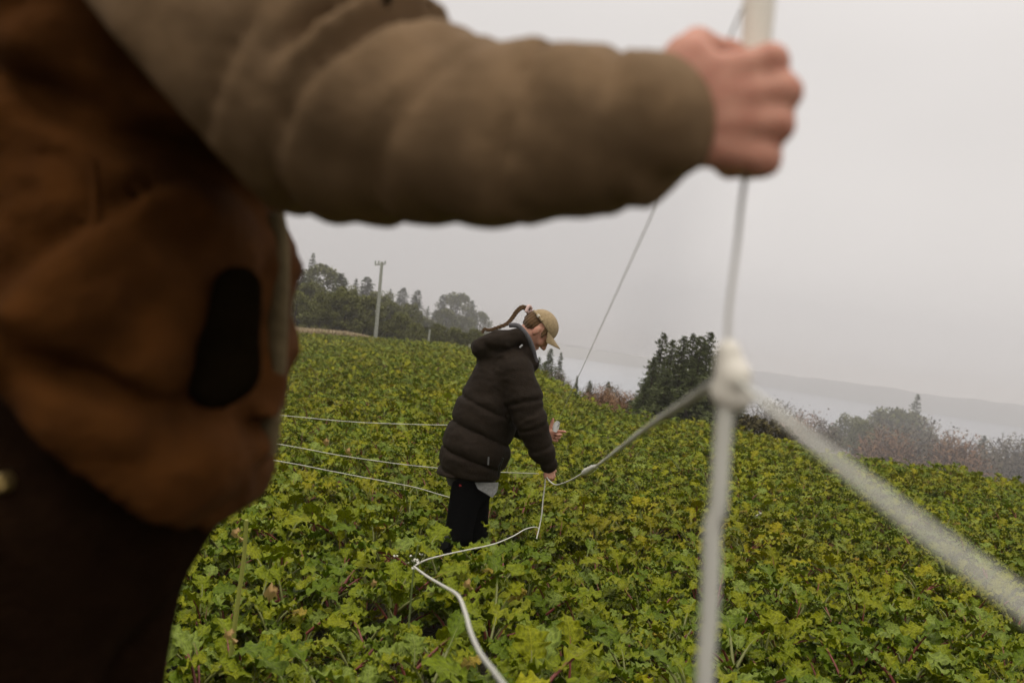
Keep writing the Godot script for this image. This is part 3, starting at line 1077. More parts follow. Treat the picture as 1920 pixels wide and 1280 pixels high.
func skin(called: String, r: float, g: float, b: float) -> StandardMaterial3D:
	var m := mat(called, 1, 1, 1, 0.5)
	var c := Color(r, g, b)
	m.albedo_color = Color.WHITE
	m.albedo_texture = noise_tex(61, 0.03, Color(r * 0.88, g * 0.78, b * 0.76).linear_to_srgb(), Color(r * 1.08, g * 1.1, b * 1.1).linear_to_srgb())
	m.uv1_triplanar = true
	m.uv1_world_triplanar = true
	m.uv1_scale = Vector3.ONE * 6.0
	m.subsurf_scatter_enabled = true
	m.subsurf_scatter_strength = 0.12
	m.metallic_specular = 0.35
	return m

func make_woman() -> void:
	var T: Vector3 = cam_basis.z
	var X: Vector3 = cam_basis.x
	var Y: Vector3 = cam_basis.y
	var D := 6.1
	var W := func(px: float, py: float, off := 0.0) -> Vector3: return at(px, py, D) + T * off
	var foot: Vector3 = W.call(862, 1090)
	var o := thing("person", Vector3(foot.x, ground(foot.x, foot.z), foot.z))
	o.position = Vector3.ZERO
	var flesh := skin("fair_skin", 0.50, 0.27, 0.19)
	# --- body
	var C: Vector3 = W.call(1007, 620)
	var u := (X * 0.8 + Y * 0.6).normalized()
	var fw := (X * 0.6 - Y * 0.8).normalized()
	var st := begin()
	var head := Field.new()
	add_head(head, C, u, fw, T)
	head.bone(C - u * 0.075 - fw * 0.03, W.call(968, 652), 0.052, 0.062, 0.03)
	net(st, head, 0.0055)
	var hipc: Vector3 = W.call(888, 900)
	var gy := ground(hipc.x, hipc.z)
	var legs := []
	for s in [1.0, -1.0]:
		var hip: Vector3 = W.call(884 - s * 6, 905, s * 0.09)
		var knee: Vector3 = W.call(874 - s * 14, 1000, s * 0.11)
		var ankle := Vector3(knee.x - 0.02 - s * 0.02, 0, knee.z + 0.02)
		ankle.y = ground(ankle.x, ankle.z) + 0.09
		legs.append([hip, knee, ankle])
	var body := Field.new()
	body.chain([[hipc, 0.125], [W.call(915, 800), 0.115], [W.call(945, 715), 0.12], [W.call(968, 660), 0.06]], 0.04, T, 0.78)
	var wr: Vector3 = W.call(1027, 868, 0.12)
	var wl: Vector3 = W.call(1024, 818, -0.06)
	for a in [[1.0, W.call(965, 700, 0.16), W.call(1000, 790, 0.2), wr], [-1.0, W.call(965, 700, -0.16), W.call(985, 806, -0.17), wl]]:
		body.bone(a[1], a[2], 0.05, 0.042, 0.03)
		body.bone(a[2], a[3], 0.041, 0.027, 0.02)
	for l in legs: leg_field(body, l[0], l[1], l[2], 0.08)
	net(st, body, 0.014)
	var hr := Field.new()       # right hand, knuckles down, holding the hanging cord
	add_hand(hr, wr, (X * 0.12 - Y * 0.98 + T * 0.05), X * 0.95 + Y * 0.1 - T * 0.2, T * 0.9 + X * 0.1, 0.86, [[0.9, 1.5, 0.9], [1.05, 1.6, 1.0], [1.15, 1.6, 1.0], [1.2, 1.6, 1.0]], 0.019, [[0.022, 0.028, -0.004], [0.045, 0.044, -0.012], [0.068, 0.036, -0.030], [0.084, 0.020, -0.040]])
	net(st, hr, 0.004)
	var hl := Field.new()       # left hand, forefinger up beside a white insulator
	add_hand(hl, wl, X * 0.95 + T * 0.25, Y, -T * 0.6 + X * 0.5, 0.88, [[0.25, 0.5, 0.3], [0.9, 1.7, 0.9], [1.0, 1.7, 1.0], [1.1, 1.7, 1.0]], 0.021, [[0.02, 0.028, 0.0], [0.036, 0.062, 0.006], [0.045, 0.092, 0.008], [0.052, 0.115, 0.004]])
	net(st, hl, 0.004)
	st.index()
	part("body", st.commit(), flesh, o)
	# --- quilted jacket
	var dark := cloth("dark_quilted_cloth", 0.018, 0.0125, 0.008, 0.75, 0.0, 5.0, 71, 0.4)
	var f := Field.new()
	var t0: Vector3 = W.call(874, 900)
	var t1: Vector3 = W.call(942, 690)
	f.chain([[t0, 0.187], [W.call(892, 840), 0.203], [W.call(912, 775), 0.190], [W.call(938, 712), 0.168], [W.call(962, 668), 0.11]], 0.05, T, 0.82)
	f.bone(W.call(962, 694, 0.08), W.call(962, 694, -0.08), 0.125, 0.125, 0.06)
	var arm_a: Vector3 = W.call(966, 694, 0.16)
	var arm_b: Vector3 = W.call(994, 786, 0.2)
	var arm_c: Vector3 = W.call(1028, 866, 0.125)
	f.chain([[arm_a, 0.105], [W.call(982, 742, 0.19), 0.105], [arm_b, 0.096], [W.call(1013, 835, 0.165), 0.075], [arm_c, 0.052]], 0.03)
	f.chain([[W.call(966, 694, -0.16), 0.1], [W.call(980, 800, -0.18), 0.09], [W.call(1014, 820, -0.09), 0.056]], 0.03)
	# hood rolled behind the neck and the stand-up collar
	f.bone(W.call(903, 652, 0.10), W.call(903, 652, -0.10), 0.062, 0.062, 0.06)
	f.bone(W.call(936, 640, 0.13), W.call(936, 640, -0.13), 0.066, 0.066, 0.08)
	f.bone(W.call(968, 632, 0.115), W.call(936, 640, 0.13), 0.052, 0.066, 0.02)
	f.bone(W.call(968, 632, -0.115), W.call(936, 640, -0.13), 0.052, 0.066, 0.02)
	f.bone(W.call(978, 640, 0.095), W.call(1000, 682, 0.05), 0.040, 0.036, 0.02)
	f.bone(W.call(978, 640, -0.095), W.call(1000, 682, -0.05), 0.040, 0.036, 0.02)
	var ax := (t1 - t0).normalized()
	var seams := [0.02, 0.145, 0.31, 0.465, 0.62]     # metres up from the hem
	var arm_seams := [0.20, 0.335, 0.475]
	var arm_d1 := (arm_b - arm_a).normalized()
	var arm_d2 := (arm_c - arm_b).normalized()
	var arm_l := (arm_b - arm_a).length()
	f.bump = func(p: Vector3) -> float:
		var q := p - t0
		var v := q.dot(ax)
		var side := q - ax * v
		var xx := side.dot(X)
		var r := p - arm_a
		var s1 := r.dot(arm_d1)
		var in_arm := (p - (arm_a + arm_d1 * clampf(s1, 0.0, arm_l))).length() < 0.13 or (p - (arm_b + arm_d2 * clampf((p - arm_b).dot(arm_d2), 0.0, 0.3))).length() < 0.11
		var b := 0.0
		if in_arm:
			var s: float = s1 if s1 < arm_l else arm_l + (p - arm_b).dot(arm_d2)
			for k in arm_seams: b -= 0.011 * exp(-pow((s - k - 0.12 * (r.dot(X) - s1 * 0.25)) / 0.013, 2.0))
			b += 0.0065 * bumpy.get_noise_3d(p.x * 0.9, p.y * 1.8, p.z * 0.9)
			b -= 0.007 * exp(-pow((s - 0.305 + r.dot(X) * 0.25) / 0.02, 2.0))
			b -= 0.008 * exp(-pow((s - 0.585) / 0.010, 2.0))
		else:
			var wav: float = v + 0.11 * xx + 0.012 * bumpy.get_noise_3d(p.x * 0.5, p.y * 0.2, p.z * 0.5)
			for k in seams: b -= 0.020 * exp(-absf(wav - k) / 0.014) if v < 0.6 else 0.0
			b += 0.009 * bumpy.get_noise_3d(p.x * 0.55, p.y * 1.25, p.z * 0.55)
			if v > 0.62: b += 0.008 * bumpy.get_noise_3d(p.x * 0.8, p.y * 1.4, p.z * 0.8)
		return b
	var hem_a: Vector3 = W.call(815, 886)
	var hem_n := (-Y + X * -0.10).normalized()
	f.planes = [[hem_n, hem_n.dot(hem_a)]]
	var jacket := part("jacket", net_mesh(f, 0.0095), dark, o)
	var lining := cloth("grey_lining", 0.10, 0.095, 0.10, 0.9, 0.2, 8.0, 73)
	part("collar_lining", tube_mesh(smooth([W.call(956, 610, 0.10), W.call(972, 612, 0.125), W.call(988, 630, 0.125), W.call(998, 652, 0.10), W.call(1004, 680, 0.065)]), 0.015, 8), lining, jacket)
	var zip := mat("dark_zip", 0.006, 0.006, 0.006, 0.4)
	part("pocket_zip", tube_mesh(smooth([W.call(944, 850, 0.245), W.call(938, 866, 0.24), W.call(935, 884, 0.225)]), 0.006, 6), zip, jacket)
	part("zip_pull", tube_mesh([W.call(918, 848, 0.252), W.call(917, 862, 0.25)], 0.005, 6), mat("grey_pull", 0.12, 0.12, 0.12, 0.5), jacket)
	part("drawcord_end", tube_mesh([W.call(974, 651, 0.225), W.call(979, 646, 0.225)], 0.005, 6), mat("pale_cord", 0.4, 0.4, 0.4, 0.6), jacket)
	# --- shirt tail below the hem
	var sf := Field.new()
	sf.bone(W.call(880, 880), W.call(884, 899), 0.150, 0.148, 0.03, T, 0.85)
	var sn := (-Y - X * 0.02).normalized()
	sf.planes = [[sn, sn.dot(W.call(890, 909))], [-sn, -sn.dot(W.call(890, 878))]]
	part("shirt", net_mesh(sf, 0.011), cloth("dark_grey_shirt", 0.045, 0.042, 0.038, 0.9, 0.2, 7.0, 75), o)
	var tail := begin()
	var tp := [[892, 897], [907, 897], [922, 898], [935, 899], [898, 908], [910, 914], [922, 915], [934, 909], [908, 914], [914, 920], [924, 926], [932, 916]]
	for i in 2:
		for k in 3:
			var q := []
			for c in [i * 4 + k, i * 4 + k + 1, i * 4 + k + 5, i * 4 + k + 4]: q.append(W.call(tp[c][0], tp[c][1], 0.175 - 0.02 * (c % 4) + 0.012 * ((c * 7) % 3)))
			for c in [0, 1, 2, 0, 2, 3]: tail.add_vertex(q[c])
	tail.generate_normals()
	part("shirt_tail", tail.commit(), cloth("light_grey_shirt", 0.23, 0.23, 0.22, 0.9, 0.2, 7.0, 77), o)
	part("red_tag", tube_mesh([W.call(864, 902, 0.172), W.call(874, 904, 0.176)], 0.008, 6), mat("red_tag", 0.45, 0.03, 0.03, 0.6), o)
	# --- trousers and boots
	var tr := Field.new()
	tr.bone(W.call(886, 885), W.call(886, 915), 0.128, 0.124, 0.04, T, 0.85)
	for l in legs:
		tr.bone(l[0], l[1], 0.097, 0.082, 0.03)
		tr.bone(l[1], l[2], 0.082, 0.062, 0.03)
	part("trousers", net_mesh(tr, 0.012), cloth("black_trousers", 0.004, 0.004, 0.004, 0.9, 0.0, 6.0, 79), o)
	var rubber := mat("black_boot", 0.008, 0.008, 0.008, 0.5)
	for l in legs: part("boot", boot_mesh(l[2], X * 0.95 + T * 0.1, T), rubber, o)
	# --- hair, braid, cap
	var hair := cloth("red_brown_hair", 0.105, 0.060, 0.026, 0.55, 0.3, 14.0, 81, 1.0)
	var hf := Field.new()
	hf.ball(C - fw * 0.040 + u * 0.022, 0.078, 0.02, T, 1.0, u, 0.95)
	hf.bone(C + fw * 0.025 + u * 0.050 + T * 0.060, C + fw * 0.042 + u * 0.002 + T * 0.070, 0.018, 0.009, 0.012)
	hf.bone(C - fw * 0.055 + u * 0.0 + T * 0.045, C - fw * 0.045 - u * 0.03 + T * 0.030, 0.035, 0.022, 0.015)
	hf.bump = func(p: Vector3) -> float: return 0.003 * sin(p.dot(fw) * 330.0 + p.dot(T) * 60.0)
	var hair_part := part("hair", net_mesh(hf, 0.006), hair, o)
	var bp := smooth([W.call(991, 581, 0.0), W.call(980, 576, 0.012), W.call(969, 584, 0.022), W.call(960, 597, 0.03), W.call(949, 608, 0.045), W.call(931, 615, 0.06), W.call(918, 619, 0.06), W.call(909, 617, 0.06), W.call(905, 624, 0.06)], 12)
	var plait := begin()
	for strand in 3:
		var path := []
		var radii := []
		for i in bp.size():
			var tt := float(i) / (bp.size() - 1)
			var r := lerpf(0.0105, 0.0055, tt)
			var dirv: Vector3 = (bp[min(i + 1, bp.size() - 1)] - bp[max(i - 1, 0)]).normalized()
			var sidev := dirv.cross(T).normalized()
			var ph := i * 0.5 + strand * TAU / 3.0
			path.append(bp[i] + sidev * sin(ph) * r * 0.95 + T * sin(ph * 2.0) * r * 0.6)
			radii.append(r * 0.72)
		add_tube(plait, path, radii, 7)
	part("braid", plait.commit(), hair, hair_part)
	part("hair_tie", tube_mesh(smooth([W.call(986, 585, 0.035), W.call(991, 574, 0.02), W.call(996, 578, -0.02), W.call(992, 588, 0.0), W.call(987, 582, 0.03)]), 0.010, 6, 0.2), mat("pink_hair_tie", 0.55, 0.40, 0.36, 0.8), hair_part)
	var tan_ := cloth("tan_cap_cloth", 0.30, 0.225, 0.125, 0.9, 0.3, 9.0, 83)
	var cf := Field.new()
	var cc := C + u * 0.050
	cf.ball(cc - fw * 0.004, 0.105, 0.02, T, 1.20, u, 1.16)
	cf.planes = [[-(u + fw * 0.06).normalized(), -(u + fw * 0.06).normalized().dot(cc + u * 0.0)]]
	cf.bump = func(p: Vector3) -> float:
		var q := p - cc
		var an := atan2(q.dot(T), q.dot(fw))
		return -0.002 * exp(-pow(sin(an * 3.0) / 0.07, 2.0)) + 0.002 * bumpy.get_noise_3dv(p)
	var cap := part("cap", net_mesh(cf, 0.005), tan_, o)
	var bs := begin()
	var rows := []
	for i in 4:
		var row := []
		for k in 13:
			var s := (k - 6) / 6.0
			var base := cc + fw * 0.100 * cos(s * 1.15) + T * 0.084 * sin(s * 1.15) + u * 0.002
			var outp := base + fw * 0.074 * (1.0 - 0.35 * s * s) - u * (0.004 + 0.030 * s * s)
			row.append(base.lerp(outp, i / 3.0) - u * 0.012 * s * s * i / 3.0)
		rows.append(row)
	for side in [0.0, -0.006]:
		for i in 3:
			for k in 12:
				for c in [[i, k], [i + 1, k], [i + 1, k + 1], [i, k], [i + 1, k + 1], [i, k + 1]]:
					bs.add_vertex(rows[c[0]][c[1]] + u * side)
	for k in 12:
		for c in [[0, k], [1, k], [1, k + 1], [0, k], [1, k + 1], [0, k + 1]]: bs.add_vertex(rows[3][c[1]] + u * (-0.006 * c[0]))
	bs.generate_normals()
	part("brim", bs.commit(), tan_, cap)
	part("strap", tube_mesh(smooth([cc - fw * 0.108 + T * 0.02 + u * 0.008, cc - fw * 0.092 + T * 0.06 + u * 0.008, cc - fw * 0.062 + T * 0.078 + u * 0.008, cc - fw * 0.03 + T * 0.087 + u * 0.008]), 0.008, 6), tan_, cap)
	part("buckle", tube_mesh([cc - fw * 0.075 + T * 0.080 + u * 0.008, cc - fw * 0.060 + T * 0.086 + u * 0.008], 0.012, 4), mat("pale_buckle", 0.50, 0.45, 0.36, 0.4), cap)
	tag(o, "person in dark quilted jacket and tan cap looking down at white cord", "person")
	# things she holds
	var white := mat("white_plastic", 0.74, 0.73, 0.70, 0.45)
	var ins := thing("cord_insulator", W.call(1041, 798, 0.02))
	part("grip", tube_mesh([Vector3(0, -0.035, 0), Vector3(0.004, -0.01, 0), Vector3(0.008, 0.015, 0), Vector3(0.012, 0.03, 0)], [0.012, 0.021, 0.019, 0.010], 10), white, ins)
	part("hook", tube_mesh(smooth([Vector3(0.012, 0.03, 0), Vector3(0.022, 0.02, 0.02), Vector3(0.012, -0.002, 0.024)]), 0.003, 6), mat("steel_hook", 0.3, 0.3, 0.3, 0.35), ins)
	tag(ins, "small white insulator held in the raised hand in front of the dark sleeve", "insulator")

func make_man() -> void:
	var T: Vector3 = cam_basis.z
	var X: Vector3 = cam_basis.x
	var Y: Vector3 = cam_basis.y
	var D := 1.10
	var o := thing("person", Vector3.ZERO)
	var flesh := skin("ruddy_skin", 0.46, 0.225, 0.155)
	var chest := at(255, 60, D)
	var waist := at(245, 520, D)
	var hip := at(125, 960, D)
	var UP := Vector3.UP
	var head_c := chest + UP * 0.50 + X * 0.04
	var wrist := at(1240, 212, 0.725)
	var sh := at(340, -10, 0.93)
	var elbow := at(760, 235, 0.83)
	# --- body
	var st := begin()
	var hd := Field.new()
	add_head(hd, head_c, (UP * 0.97 + X * 0.2).normalized(), (X * 0.97 - UP * 0.2).normalized(), T)
	hd.bone(head_c - UP * 0.07 - X * 0.02, chest + UP * 0.24, 0.06, 0.07, 0.03)
	net(st, hd, 0.0075)
	var legs := []
	for s in [1.0, -1.0]:
		var h: Vector3 = hip + T * s * 0.095
		var k := Vector3(h.x - 0.01 - s * 0.02, 0, h.z)
		k.y = (h.y + ground(k.x, k.z)) * 0.5
		var a := Vector3(k.x - 0.03, 0, k.z)
		a.y = ground(a.x, a.z) + 0.095
		legs.append([h, k, a])
	var b := Field.new()
	b.chain([[hip, 0.095], [waist, 0.08], [chest, 0.082], [chest + UP * 0.22, 0.065]], 0.05, T, 0.8)
	b.bone(sh, elbow, 0.055, 0.046, 0.03)
	b.bone(elbow, wrist, 0.046, 0.029, 0.02)
	var shl := at(255, -30, 1.27)
	var hand_l := shl - UP * 0.46 - X * 0.10
	b.bone(shl, shl - UP * 0.3, 0.055, 0.045, 0.03)
	b.bone(shl - UP * 0.3, hand_l, 0.045, 0.03, 0.02)
	for l in legs: leg_field(b, l[0], l[1], l[2], 0.085)
	net(st, b, 0.015)
	var hr := Field.new()
	add_hand(hr, wrist, X + Y * 0.02 + T * 0.03, Y, T, 1.0, FIST, 0.0235, [[0.020, 0.040, -0.004], [0.030, 0.054, -0.018], [0.058, 0.052, -0.040], [0.080, 0.040, -0.048]])
	hr.bump = func(p: Vector3) -> float: return 0.0006 * bumpy.get_noise_3d(p.x * 12.0, p.y * 12.0, p.z * 12.0)
	net(st, hr, 0.0032)
	var hl := Field.new()
	add_hand(hl, hand_l, -UP, X, -T, 1.0, [[0.3, 0.4, 0.3], [0.35, 0.45, 0.3], [0.4, 0.5, 0.3], [0.45, 0.5, 0.3]])
	net(st, hl, 0.005)
	st.index()
	part("body", st.commit(), flesh, o)
	# --- canvas coat
	var rust := cloth("rust_brown_canvas", 0.060, 0.0215, 0.004, 0.95, 0.0, 3.0, 91, 0.3)
	var f := Field.new()
	f.chain([[at(205, 1000, D), 0.146], [at(238, 760, D), 0.154], [at(254, 520, D), 0.156], [at(272, 340, D), 0.158], [at(268, 120, D), 0.155], [at(280, -180, D), 0.13]], 0.06, T, 0.76)
	f.bone(at(130, 860, D), at(120, -80, D), 0.135, 0.14, 0.06, T, 0.76)
	f.bone(chest + UP * 0.14 + T * 0.17, chest + UP * 0.14 - T * 0.17, 0.115, 0.115, 0.06)
	f.chain([[shl, 0.085], [shl - UP * 0.3, 0.07], [hand_l + UP * 0.04, 0.05]], 0.04)
	f.bone(chest + UP * 0.235, chest + UP * 0.29, 0.085, 0.08, 0.04)
	f.bump = func(p: Vector3) -> float:
		var q := p - waist
		var vx := q.dot(X)
		var vy := q.dot(Y)
		var r := 0.02 * bumpy.get_noise_3d(p.x * 0.35, p.y * 0.35, p.z * 0.35)
		r -= 0.034 * exp(-pow((vy - 0.150 + vx * 0.45) / 0.024, 2.0))      # fold under the arm
		r -= 0.024 * exp(-pow((vy + 0.085 + vx * 0.50) / 0.014, 2.0))
		r -= 0.014 * exp(-pow((vy + 0.0 - vx * 0.8) / 0.012, 2.0)) * smoothstep(-0.12, 0.0, vx)      # fold above the hem
		r += 0.012 * exp(-pow((vy + 0.04 - vx * 0.9) / 0.03, 2.0))
		r -= 0.008 * exp(-pow((vx + 0.035 + vy * 0.10) / 0.006, 2.0))      # side seam
		var pu := vx - 0.151 - (vy + 0.06) * 0.25                           # sagging pocket mouth
		r -= 0.030 * exp(-pow(pu / 0.040, 4.0) - pow((vy + 0.06) / 0.098, 4.0)) * smoothstep(0.0, 0.1, q.dot(T))
		r -= 0.012 * (1.0 - absf(bumpy.get_noise_3d(p.x * 0.45 + 3.0, p.y * 0.7, p.z * 0.45)) * 3.0) - 0.006
		return r
	var low := at(330, 1016, 0.95)
	var n1 := (-Y - X * 1.05).normalized()
	var n2 := (-Y + X * 0.70).normalized()
	f.planes = [[n1, n1.dot(low)], [n2, n2.dot(at(405, 984, 0.98))]]
	var coat := part("coat", net_mesh(f, 0.011), rust, o)
	# front edge of the coat, the light along it put into a paler cloth
	var lit_edge := cloth("lit_edge_tint", 0.105, 0.078, 0.04, 0.95, 0.0, 4.0, 93)
	part("lit_front_edge", tube_mesh(smooth([at(508, 400, 1.08), at(518, 470, 1.09), at(516, 600, 1.09), at(509, 720, 1.09), at(496, 850, 1.09)]), 0.0145, 8), lit_edge, coat)
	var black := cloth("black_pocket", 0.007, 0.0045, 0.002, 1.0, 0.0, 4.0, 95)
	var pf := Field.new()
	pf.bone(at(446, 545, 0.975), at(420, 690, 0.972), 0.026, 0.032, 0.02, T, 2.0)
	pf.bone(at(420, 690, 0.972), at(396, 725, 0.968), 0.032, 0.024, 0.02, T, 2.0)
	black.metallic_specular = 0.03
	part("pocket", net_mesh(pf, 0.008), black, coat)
	part("seam", tube_mesh(smooth([at(172, 300, 0.885), at(176, 420, 0.875), at(166, 600, 0.872)]), 0.0035, 6), rust, coat)
	# --- padded sleeve
	var olive := cloth("olive_brown_padding", 0.165, 0.106, 0.057, 0.75, 0.0, 3.0, 97, 0.15)
	var sf := Field.new()
	sf.chain([[at(400, -60, 0.93), 0.150], [at(500, 70, 0.895), 0.144], [at(590, 145, 0.87), 0.122], [at(680, 200, 0.85), 0.0985], [at(790, 244, 0.825), 0.0770], [at(950, 256, 0.785), 0.0700], [at(1090, 247, 0.757), 0.0615], [at(1180, 234, 0.74), 0.0535], [at(1238, 220, 0.727), 0.0440]], 0.022)
	var hole := (-X * 0.76 - Y * 0.65 + T * 0.05).normalized()
	sf.planes = [[hole, hole.dot(at(350, 226, 0.80))]]
	var a0 := at(330, 10, 0.93)
	var a1 := at(1320, 215, 0.72)
	var al := (a1 - a0).normalized()
	var alen := (a1 - a0).length()
	sf.bump = func(p: Vector3) -> float:
		var q := p - a0
		var s := q.dot(al) / alen
		var v := (q - al * s * alen).dot(Y)
		var r := 0.007 * absf(bumpy.get_noise_3d(p.x * 0.9 + p.y * 0.5, p.y * 0.35 - p.x * 0.2, p.z * 0.6)) * 2.0 - 0.004 + 0.006 * bumpy.get_noise_3d(p.x * 0.3, p.y * 0.3, p.z * 0.3)
		var e := s - v * 0.85
		var top := smoothstep(-0.06, 0.02, v)
		r -= 0.034 * exp(-pow((e - 0.500) / 0.014, 2.0)) * lerpf(0.3, 1.0, top)
		r -= 0.032 * exp(-pow((e - 0.440) / 0.013, 2.0)) * smoothstep(-0.05, 0.0, v)
		r += 0.008 * exp(-pow((e - 0.472) / 0.016, 2.0)) * top
		r += 0.004 * exp(-pow((e - 0.56) / 0.03, 2.0)) * top
		r -= 0.015 * exp(-pow((s - 0.775 + v * 0.1) / 0.010, 2.0)) * smoothstep(-0.03, 0.015, v)
		r -= 0.006 * exp(-pow((s - 0.79 - v * 0.25) / 0.012, 2.0)) * (1.0 - smoothstep(-0.05, 0.0, v))
		r -= 0.007 * exp(-pow((e - 0.655) / 0.016, 2.0)) * (1.0 - smoothstep(0.0, 0.05, v))
		r -= 0.010 * exp(-pow((e - 0.385) / 0.010, 2.0)) * (1.0 - smoothstep(-0.04, 0.04, v))
		r -= 0.008 * exp(-pow((s - 0.885 + v * 0.55) / 0.014, 2.0))
		return r
	part("sleeve", net_mesh(sf, 0.0075), olive, o)
	# --- bib overalls and boots
	var tr := Field.new()
	tr.bone(at(196, 860, D), hip, 0.142, 0.145, 0.04, T, 0.78)
	for l in legs:
		tr.bone(l[0], l[1], 0.105, 0.088, 0.04)
		tr.bone(l[1], l[2], 0.088, 0.074, 0.03)
	tr.bump = func(p: Vector3) -> float: return 0.008 * bumpy.get_noise_3d(p.x * 0.5, p.y * 0.3, p.z * 0.5)
	var ov := part("overalls", net_mesh(tr, 0.014), cloth("dark_brown_overalls", 0.012, 0.006, 0.003, 0.95, 0.0, 4.0, 99), o)
	var brass := mat("brass", 0.55, 0.40, 0.16, 0.35)
	brass.metallic = 0.9
	for q in [[80, 746, 0.90], [2, 906, 0.90]]:
		var c := at(q[0], q[1], q[2])
		part("brass_button", tube_mesh([c - T * 0.03, c + T * 0.002, c + T * 0.004], [0.0095, 0.0095, 0.006], 12), brass, ov)
	var leather := mat("brown_boot", 0.03, 0.018, 0.01, 0.6)
	for l in legs: part("boot", boot_mesh(l[2], X, T), leather, o)
	var hairf := Field.new()
	hairf.ball(head_c - X * 0.018 + UP * 0.035, 0.096, 0.02, T, 1.18)
	part("hair", net_mesh(hairf, 0.01), mat("brown_hair", 0.05, 0.03, 0.015, 0.6), o)
	tag(o, "blurred person in brown coat reaching an arm across, close to the camera", "person")

# ---------------------------------------------------------------- cords, wires and posts
func cord(called: String, pts: Array, radius, m: Material, label: String, category: String, group := "", steps := 8, rough := 0.12) -> MeshInstance3D:
	var path := smooth(pts, steps)
	var base: Vector3 = path[0]
	var rel := []
	for p in path: rel.append(p - base)
	var o := part(called, tube_mesh(rel, radius, 8, rough), m, self)
	o.position = base
	tag(o, label, category, group)
	return o

func make_cords() -> void:
	var white := mat("white_cord", 0.50, 0.49, 0.43, 0.85)
	var dull := mat("grey_wire", 0.50, 0.48, 0.43, 0.7)
	var shell := mat("ivory_plastic", 0.70, 0.66, 0.57, 0.5)
	# the post gripped in the near fist: ivory head above the hand, thin steel shaft below, ivory clip where the cords meet
	var grip := at(1408, 200, 0.762)
	var clip := at(1368, 705, 0.735)
	var post := thing("fence_stake", grip)
	part("handle", tube_mesh([at(1399, 330, 0.755) - grip, at(1404, 270, 0.760) - grip, at(1418, 90, 0.766) - grip, at(1424, 0, 0.768) - grip, at(1432, -90, 0.77) - grip], [0.008, 0.011, 0.0115, 0.0125, 0.010], 10), shell, post)
	part("shaft", tube_mesh(smooth([at(1399, 325, 0.755) - grip, at(1391, 380, 0.752) - grip, at(1384, 450, 0.748) - grip, at(1366, 600, 0.738) - grip, clip - grip]), 0.0020, 8), dull, post)
	var cf := Field.new()
	cf.bone(at(1366, 660, 0.735) - grip, at(1370, 745, 0.735) - grip, 0.0095, 0.0115, 0.006)
	cf.ball(at(1378, 705, 0.732) - grip, 0.0125, 0.006)
	cf.bone(at(1352, 735, 0.735) - grip, at(1390, 745, 0.735) - grip, 0.0085, 0.0095, 0.005)
	part("clip", net_mesh(cf, 0.003), shell, post)
	tag(post, "ivory fence stake held in the near fist with thin shaft and pale clip", "fence stake")
	# the thick cord hanging from the clip down past the bottom of the frame
	cord("hanging_cord", [at(1362, 752, 0.735), at(1354, 840, 0.733), at(1350, 905, 0.731), at(1346, 955, 0.73), at(1336, 990, 0.73), at(1334, 1060, 0.729), at(1330, 1160, 0.728), at(1322, 1290, 0.727), at(1330, 1450, 0.73), at(1335, 1800, 0.76)], 0.0066, white, "thick white kinked cord hanging blurred below the pale clip", "cord")
	# from the clip to the right, passing close to the lens
	cord("near_cord", [at(1385, 715, 0.735), at(1430, 752, 0.58), at(1560, 858, 0.42), at(1720, 985, 0.34), at(1900, 1120, 0.285), at(2080, 1258, 0.25)], 0.0023, white, "widely blurred white cord slanting to the lower right corner", "cord")
	# from the clip to the low hand of the person in the dark jacket
	var far_end := at(1024, 893, 5.98)
	cord("slack_cord", [at(1352, 712, 0.735), at(1290, 752, 0.95), at(1200, 812, 1.5), at(1118, 874, 3.2), at(1092, 888, 4.2), at(1066, 902, 5.3), at(1043, 909, 5.8), at(1031, 902, 5.9), far_end], 0.0042, white, "slack white cord running from the pale clip to the lower hand", "cord")
	cord("cord_splice", [at(1118, 874, 3.18), at(1104, 882, 3.65), at(1092, 888, 4.18)], [0.006, 0.007, 0.008, 0.0095, 0.011, 0.0125, 0.013, 0.0125, 0.013, 0.014, 0.0145, 0.014, 0.013, 0.011, 0.009, 0.008, 0.007], white, "thickened pale splice in the slack cord near the dark jacket", "cord splice")
	# thin wire from the head of the handle down to the insulator in the raised hand
	cord("thin_wire", [at(1430, -70, 0.775), at(1236, 372, 1.33), at(1142, 580, 2.2), at(1092, 690, 3.4), at(1062, 755, 4.9), at(1044, 794, 6.05)], 0.0010, dull, "thin grey wire dropping from behind the sleeve to the raised hand", "wire", "", 8, 0.0)
	# cord hanging from the low hand into the leaves
	cord("dropped_cord", [at(1023, 896, 5.97), at(1021, 915, 5.97), at(1018, 938, 5.97), at(1016, 962, 5.96), at(1012, 985, 5.95), at(1006, 1010, 5.9)], 0.0038, white, "short white cord end hanging from the lower hand into leaves", "cord")
	# rope lying through the crop towards the camera
	cord("foreground_rope", [at(776, 1062, 3.7), at(800, 1080, 3.2), at(832, 1099, 2.7), at(858, 1116, 2.25), at(872, 1148, 1.95), at(882, 1184, 1.75), at(900, 1224, 1.55), at(928, 1262, 1.38), at(960, 1310, 1.25), at(1010, 1420, 1.1)], 0.0038, white, "white rope curving from the flowers to the bottom of the frame", "rope", "", 22, 0.22)
	cord("crop_rope", [at(778, 1060, 3.75), at(800, 1049, 4.1), at(842, 1038, 4.25), at(880, 1030, 4.4), at(925, 1020, 4.65), at(960, 1006, 4.9), at(985, 992, 5.2), at(1002, 988, 5.6), at(1009, 990, 5.85)], 0.0030, white, "thin white rope lying on leaves before the black trousers", "rope")
	# three fence wires behind the person in the dark jacket
	cord("fence_wire", [at(250, 756, 8.4), at(520, 778, 8.0), at(650, 790, 7.8), at(760, 795, 7.6), at(860, 797, 7.4), at(960, 797, 7.2)], 0.0028, white, "highest of the three white fence wires left of the dark jacket", "fence wire", "fence wires behind the dark jacket")
